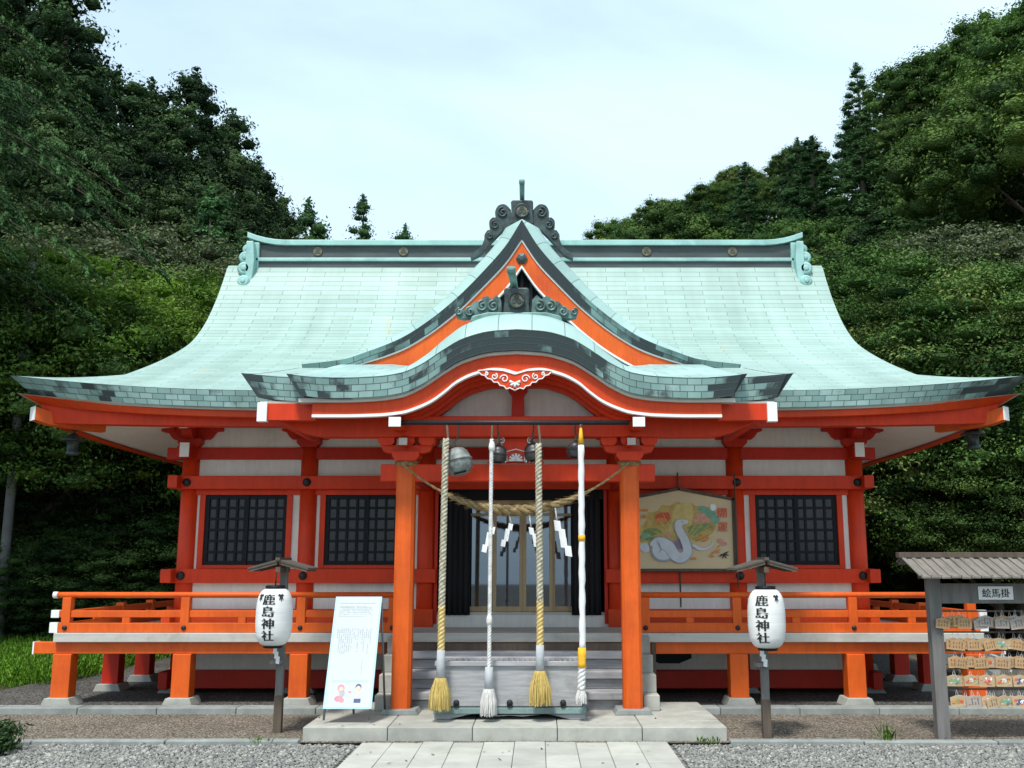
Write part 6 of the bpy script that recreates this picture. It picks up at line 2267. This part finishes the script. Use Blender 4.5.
# ---- low green growth left of the veranda, weeds
def tufts(name, n, area, h, seed, mat='grass', wd=.014, fn=None):
    lv = Leaves(seed)
    r = lv.r
    x = r.uniform(area[0], area[1], n); y = r.uniform(area[2], area[3], n)
    z = np.array([fn(a, c) if fn else 0 for a, c in zip(x, y)])
    hh = h * r.uniform(.5, 1.2, n)
    d = np.stack([r.normal(scale=.35, size=n), r.normal(scale=.35, size=n), np.ones(n)], 1)
    c = np.stack([x, y, z], 1) + d * hh[:, None] * .5
    lv.add(c, d, np.stack([r.normal(size=n), r.normal(size=n), .2 * np.ones(n)], 1), hh, wd * r.uniform(.6, 1.4, n), r.random(n))
    me = lv.mesh(name, M[mat])
    o = bpy.data.objects.new(name, me); COL.objects.link(o)
    return o
gr = tufts('grass', 30000, (-11, -5.9, 13.2, 19.5), .42, 31, wd=.016)
tag(gr, 'bright green tall grass left of the veranda', 'grass', None, 'stuff')
o = tufts('weed', 34, (-.06, .06, -.04, .04), .17, 32, 'grass', .012)
x, z = at(888, 742, 9.46); o.location = (x, 9.46, .02)
tag(o, 'small tuft of weeds growing at the low kerb on the right', 'weed')
for (px, py, nm) in ((262, 741, 'left'), (708, 742, 'right')):
    o = tufts('weed', 26, (-.09, .09, -.03, .03), .07, 33 + px, 'grass', .012)
    x, z = at(px, py, 9.44); o.location = (x, 9.40, .02)
    tag(o, f'tiny sprig of weed by the {nm} end of the stone platform kerb', 'weed')
lv = Leaves(35)
r = lv.r
Cb = np.stack([r.normal(scale=.09, size=60), r.normal(scale=.09, size=60), r.uniform(.03, .20, 60)], 1)
clumps(lv, Cb, np.full(60, .09), 40, .07, .018, r.uniform(.3, .9, 60), .15, core=0)
me = lv.mesh('foliage', M['leaf_feather'])
o = thing('low_shrub', (at(-12, 745, 9.0)[0], 9.0, 0), 'low feathery green shrub at the bottom left corner', 'shrub')
f_ = bpy.data.objects.new('foliage', me); COL.objects.link(f_); f_.parent = o
# ---- loose gravel stones
def pebbles(n, seed):
    r = np.random.default_rng(seed)
    base = np.array([(1, 0, 0), (-1, 0, 0), (0, 1, 0), (0, -1, 0), (0, 0, 1), (0, 0, -1)], float)
    F = [(0, 2, 4), (2, 1, 4), (1, 3, 4), (3, 0, 4), (2, 0, 5), (1, 2, 5), (3, 1, 5), (0, 3, 5)]
    x = r.uniform(-5.6, 5.6, n * 2); y = r.uniform(7.3, 9.37, n * 2)
    ok = (np.abs(x) > 1.42)
    x, y = x[ok][:n], y[ok][:n]
    n = len(x)
    s = r.gamma(6, .0021, n) + .006
    V = base[None] * (s[:, None, None] * np.array([1, .8, .55])) * r.uniform(.7, 1.2, (n, 6, 1))
    a = r.uniform(0, 6.28, n)
    ca, sa = np.cos(a), np.sin(a)
    X = V[..., 0] * ca[:, None] - V[..., 1] * sa[:, None]; Y_ = V[..., 0] * sa[:, None] + V[..., 1] * ca[:, None]
    V = np.stack([X + x[:, None], Y_ + y[:, None], V[..., 2] + (s * .35)[:, None] + .006], -1).reshape(-1, 3)
    idx = (np.array(F)[None] + (np.arange(n) * 6)[:, None, None]).reshape(-1, 3).astype(np.int32)
    me = bpy.data.meshes.new('gravel')
    me.vertices.add(len(V)); me.vertices.foreach_set('co', V.astype(np.float32).ravel())
    me.loops.add(idx.size); me.loops.foreach_set('vertex_index', idx.ravel())
    me.polygons.add(len(idx)); me.polygons.foreach_set('loop_start', np.arange(0, idx.size, 3, dtype=np.int32)); me.polygons.foreach_set('loop_total', np.full(len(idx), 3, dtype=np.int32))
    me.update(calc_edges=True)
    at_ = me.attributes.new('tint', 'FLOAT', 'POINT')
    at_.data.foreach_set('value', np.repeat(r.random(n), 6).astype(np.float32))
    me.materials.append(M['pebble'])
    o = bpy.data.objects.new('gravel', me); COL.objects.link(o)
    return tag(o, 'loose grey gravel stones covering the court', 'gravel', None, 'stuff')
pebbles(52000, 41)

# ---- a few fallen leaves on the grit and the stone
def litter(n, seed):
    lv = Leaves(seed)
    r = lv.r
    x = r.uniform(-5.5, 5.5, n); y = r.uniform(7.6, 10.9, n)
    z = np.where((np.abs(x) < 1.93) & (y > 9.5), .156, np.where((np.abs(x) < 1.38) & (y < 9.47), .038, np.where(y < 9.4, .03, np.where(y < 9.52, .06, .056))))
    ok = ~((np.abs(x) < 1.95) & (y > 9.44) & (y < 9.54)) & ~((np.abs(x) < 1.0) & (y > 9.8))
    x, y, z = x[ok], y[ok], z[ok]
    m_ = len(x)
    a = r.uniform(0, 6.28, m_)
    d = np.stack([np.cos(a), np.sin(a), r.normal(scale=.12, size=m_)], 1)
    nn = np.tile([0, 0, 1.0], (m_, 1)) + r.normal(scale=.18, size=(m_, 3))
    lv.add(np.stack([x, y, z], 1), d, nn, r.uniform(.025, .06, m_), r.uniform(.012, .026, m_), r.random(m_))
    me = lv.mesh('fallen_leaves', M['dry_leaf'])
    o = bpy.data.objects.new('fallen_leaves', me); COL.objects.link(o)
    tag(o, 'scattered dry leaves on the grit and paving', 'leaves', None, 'stuff')
litter(170, 51)
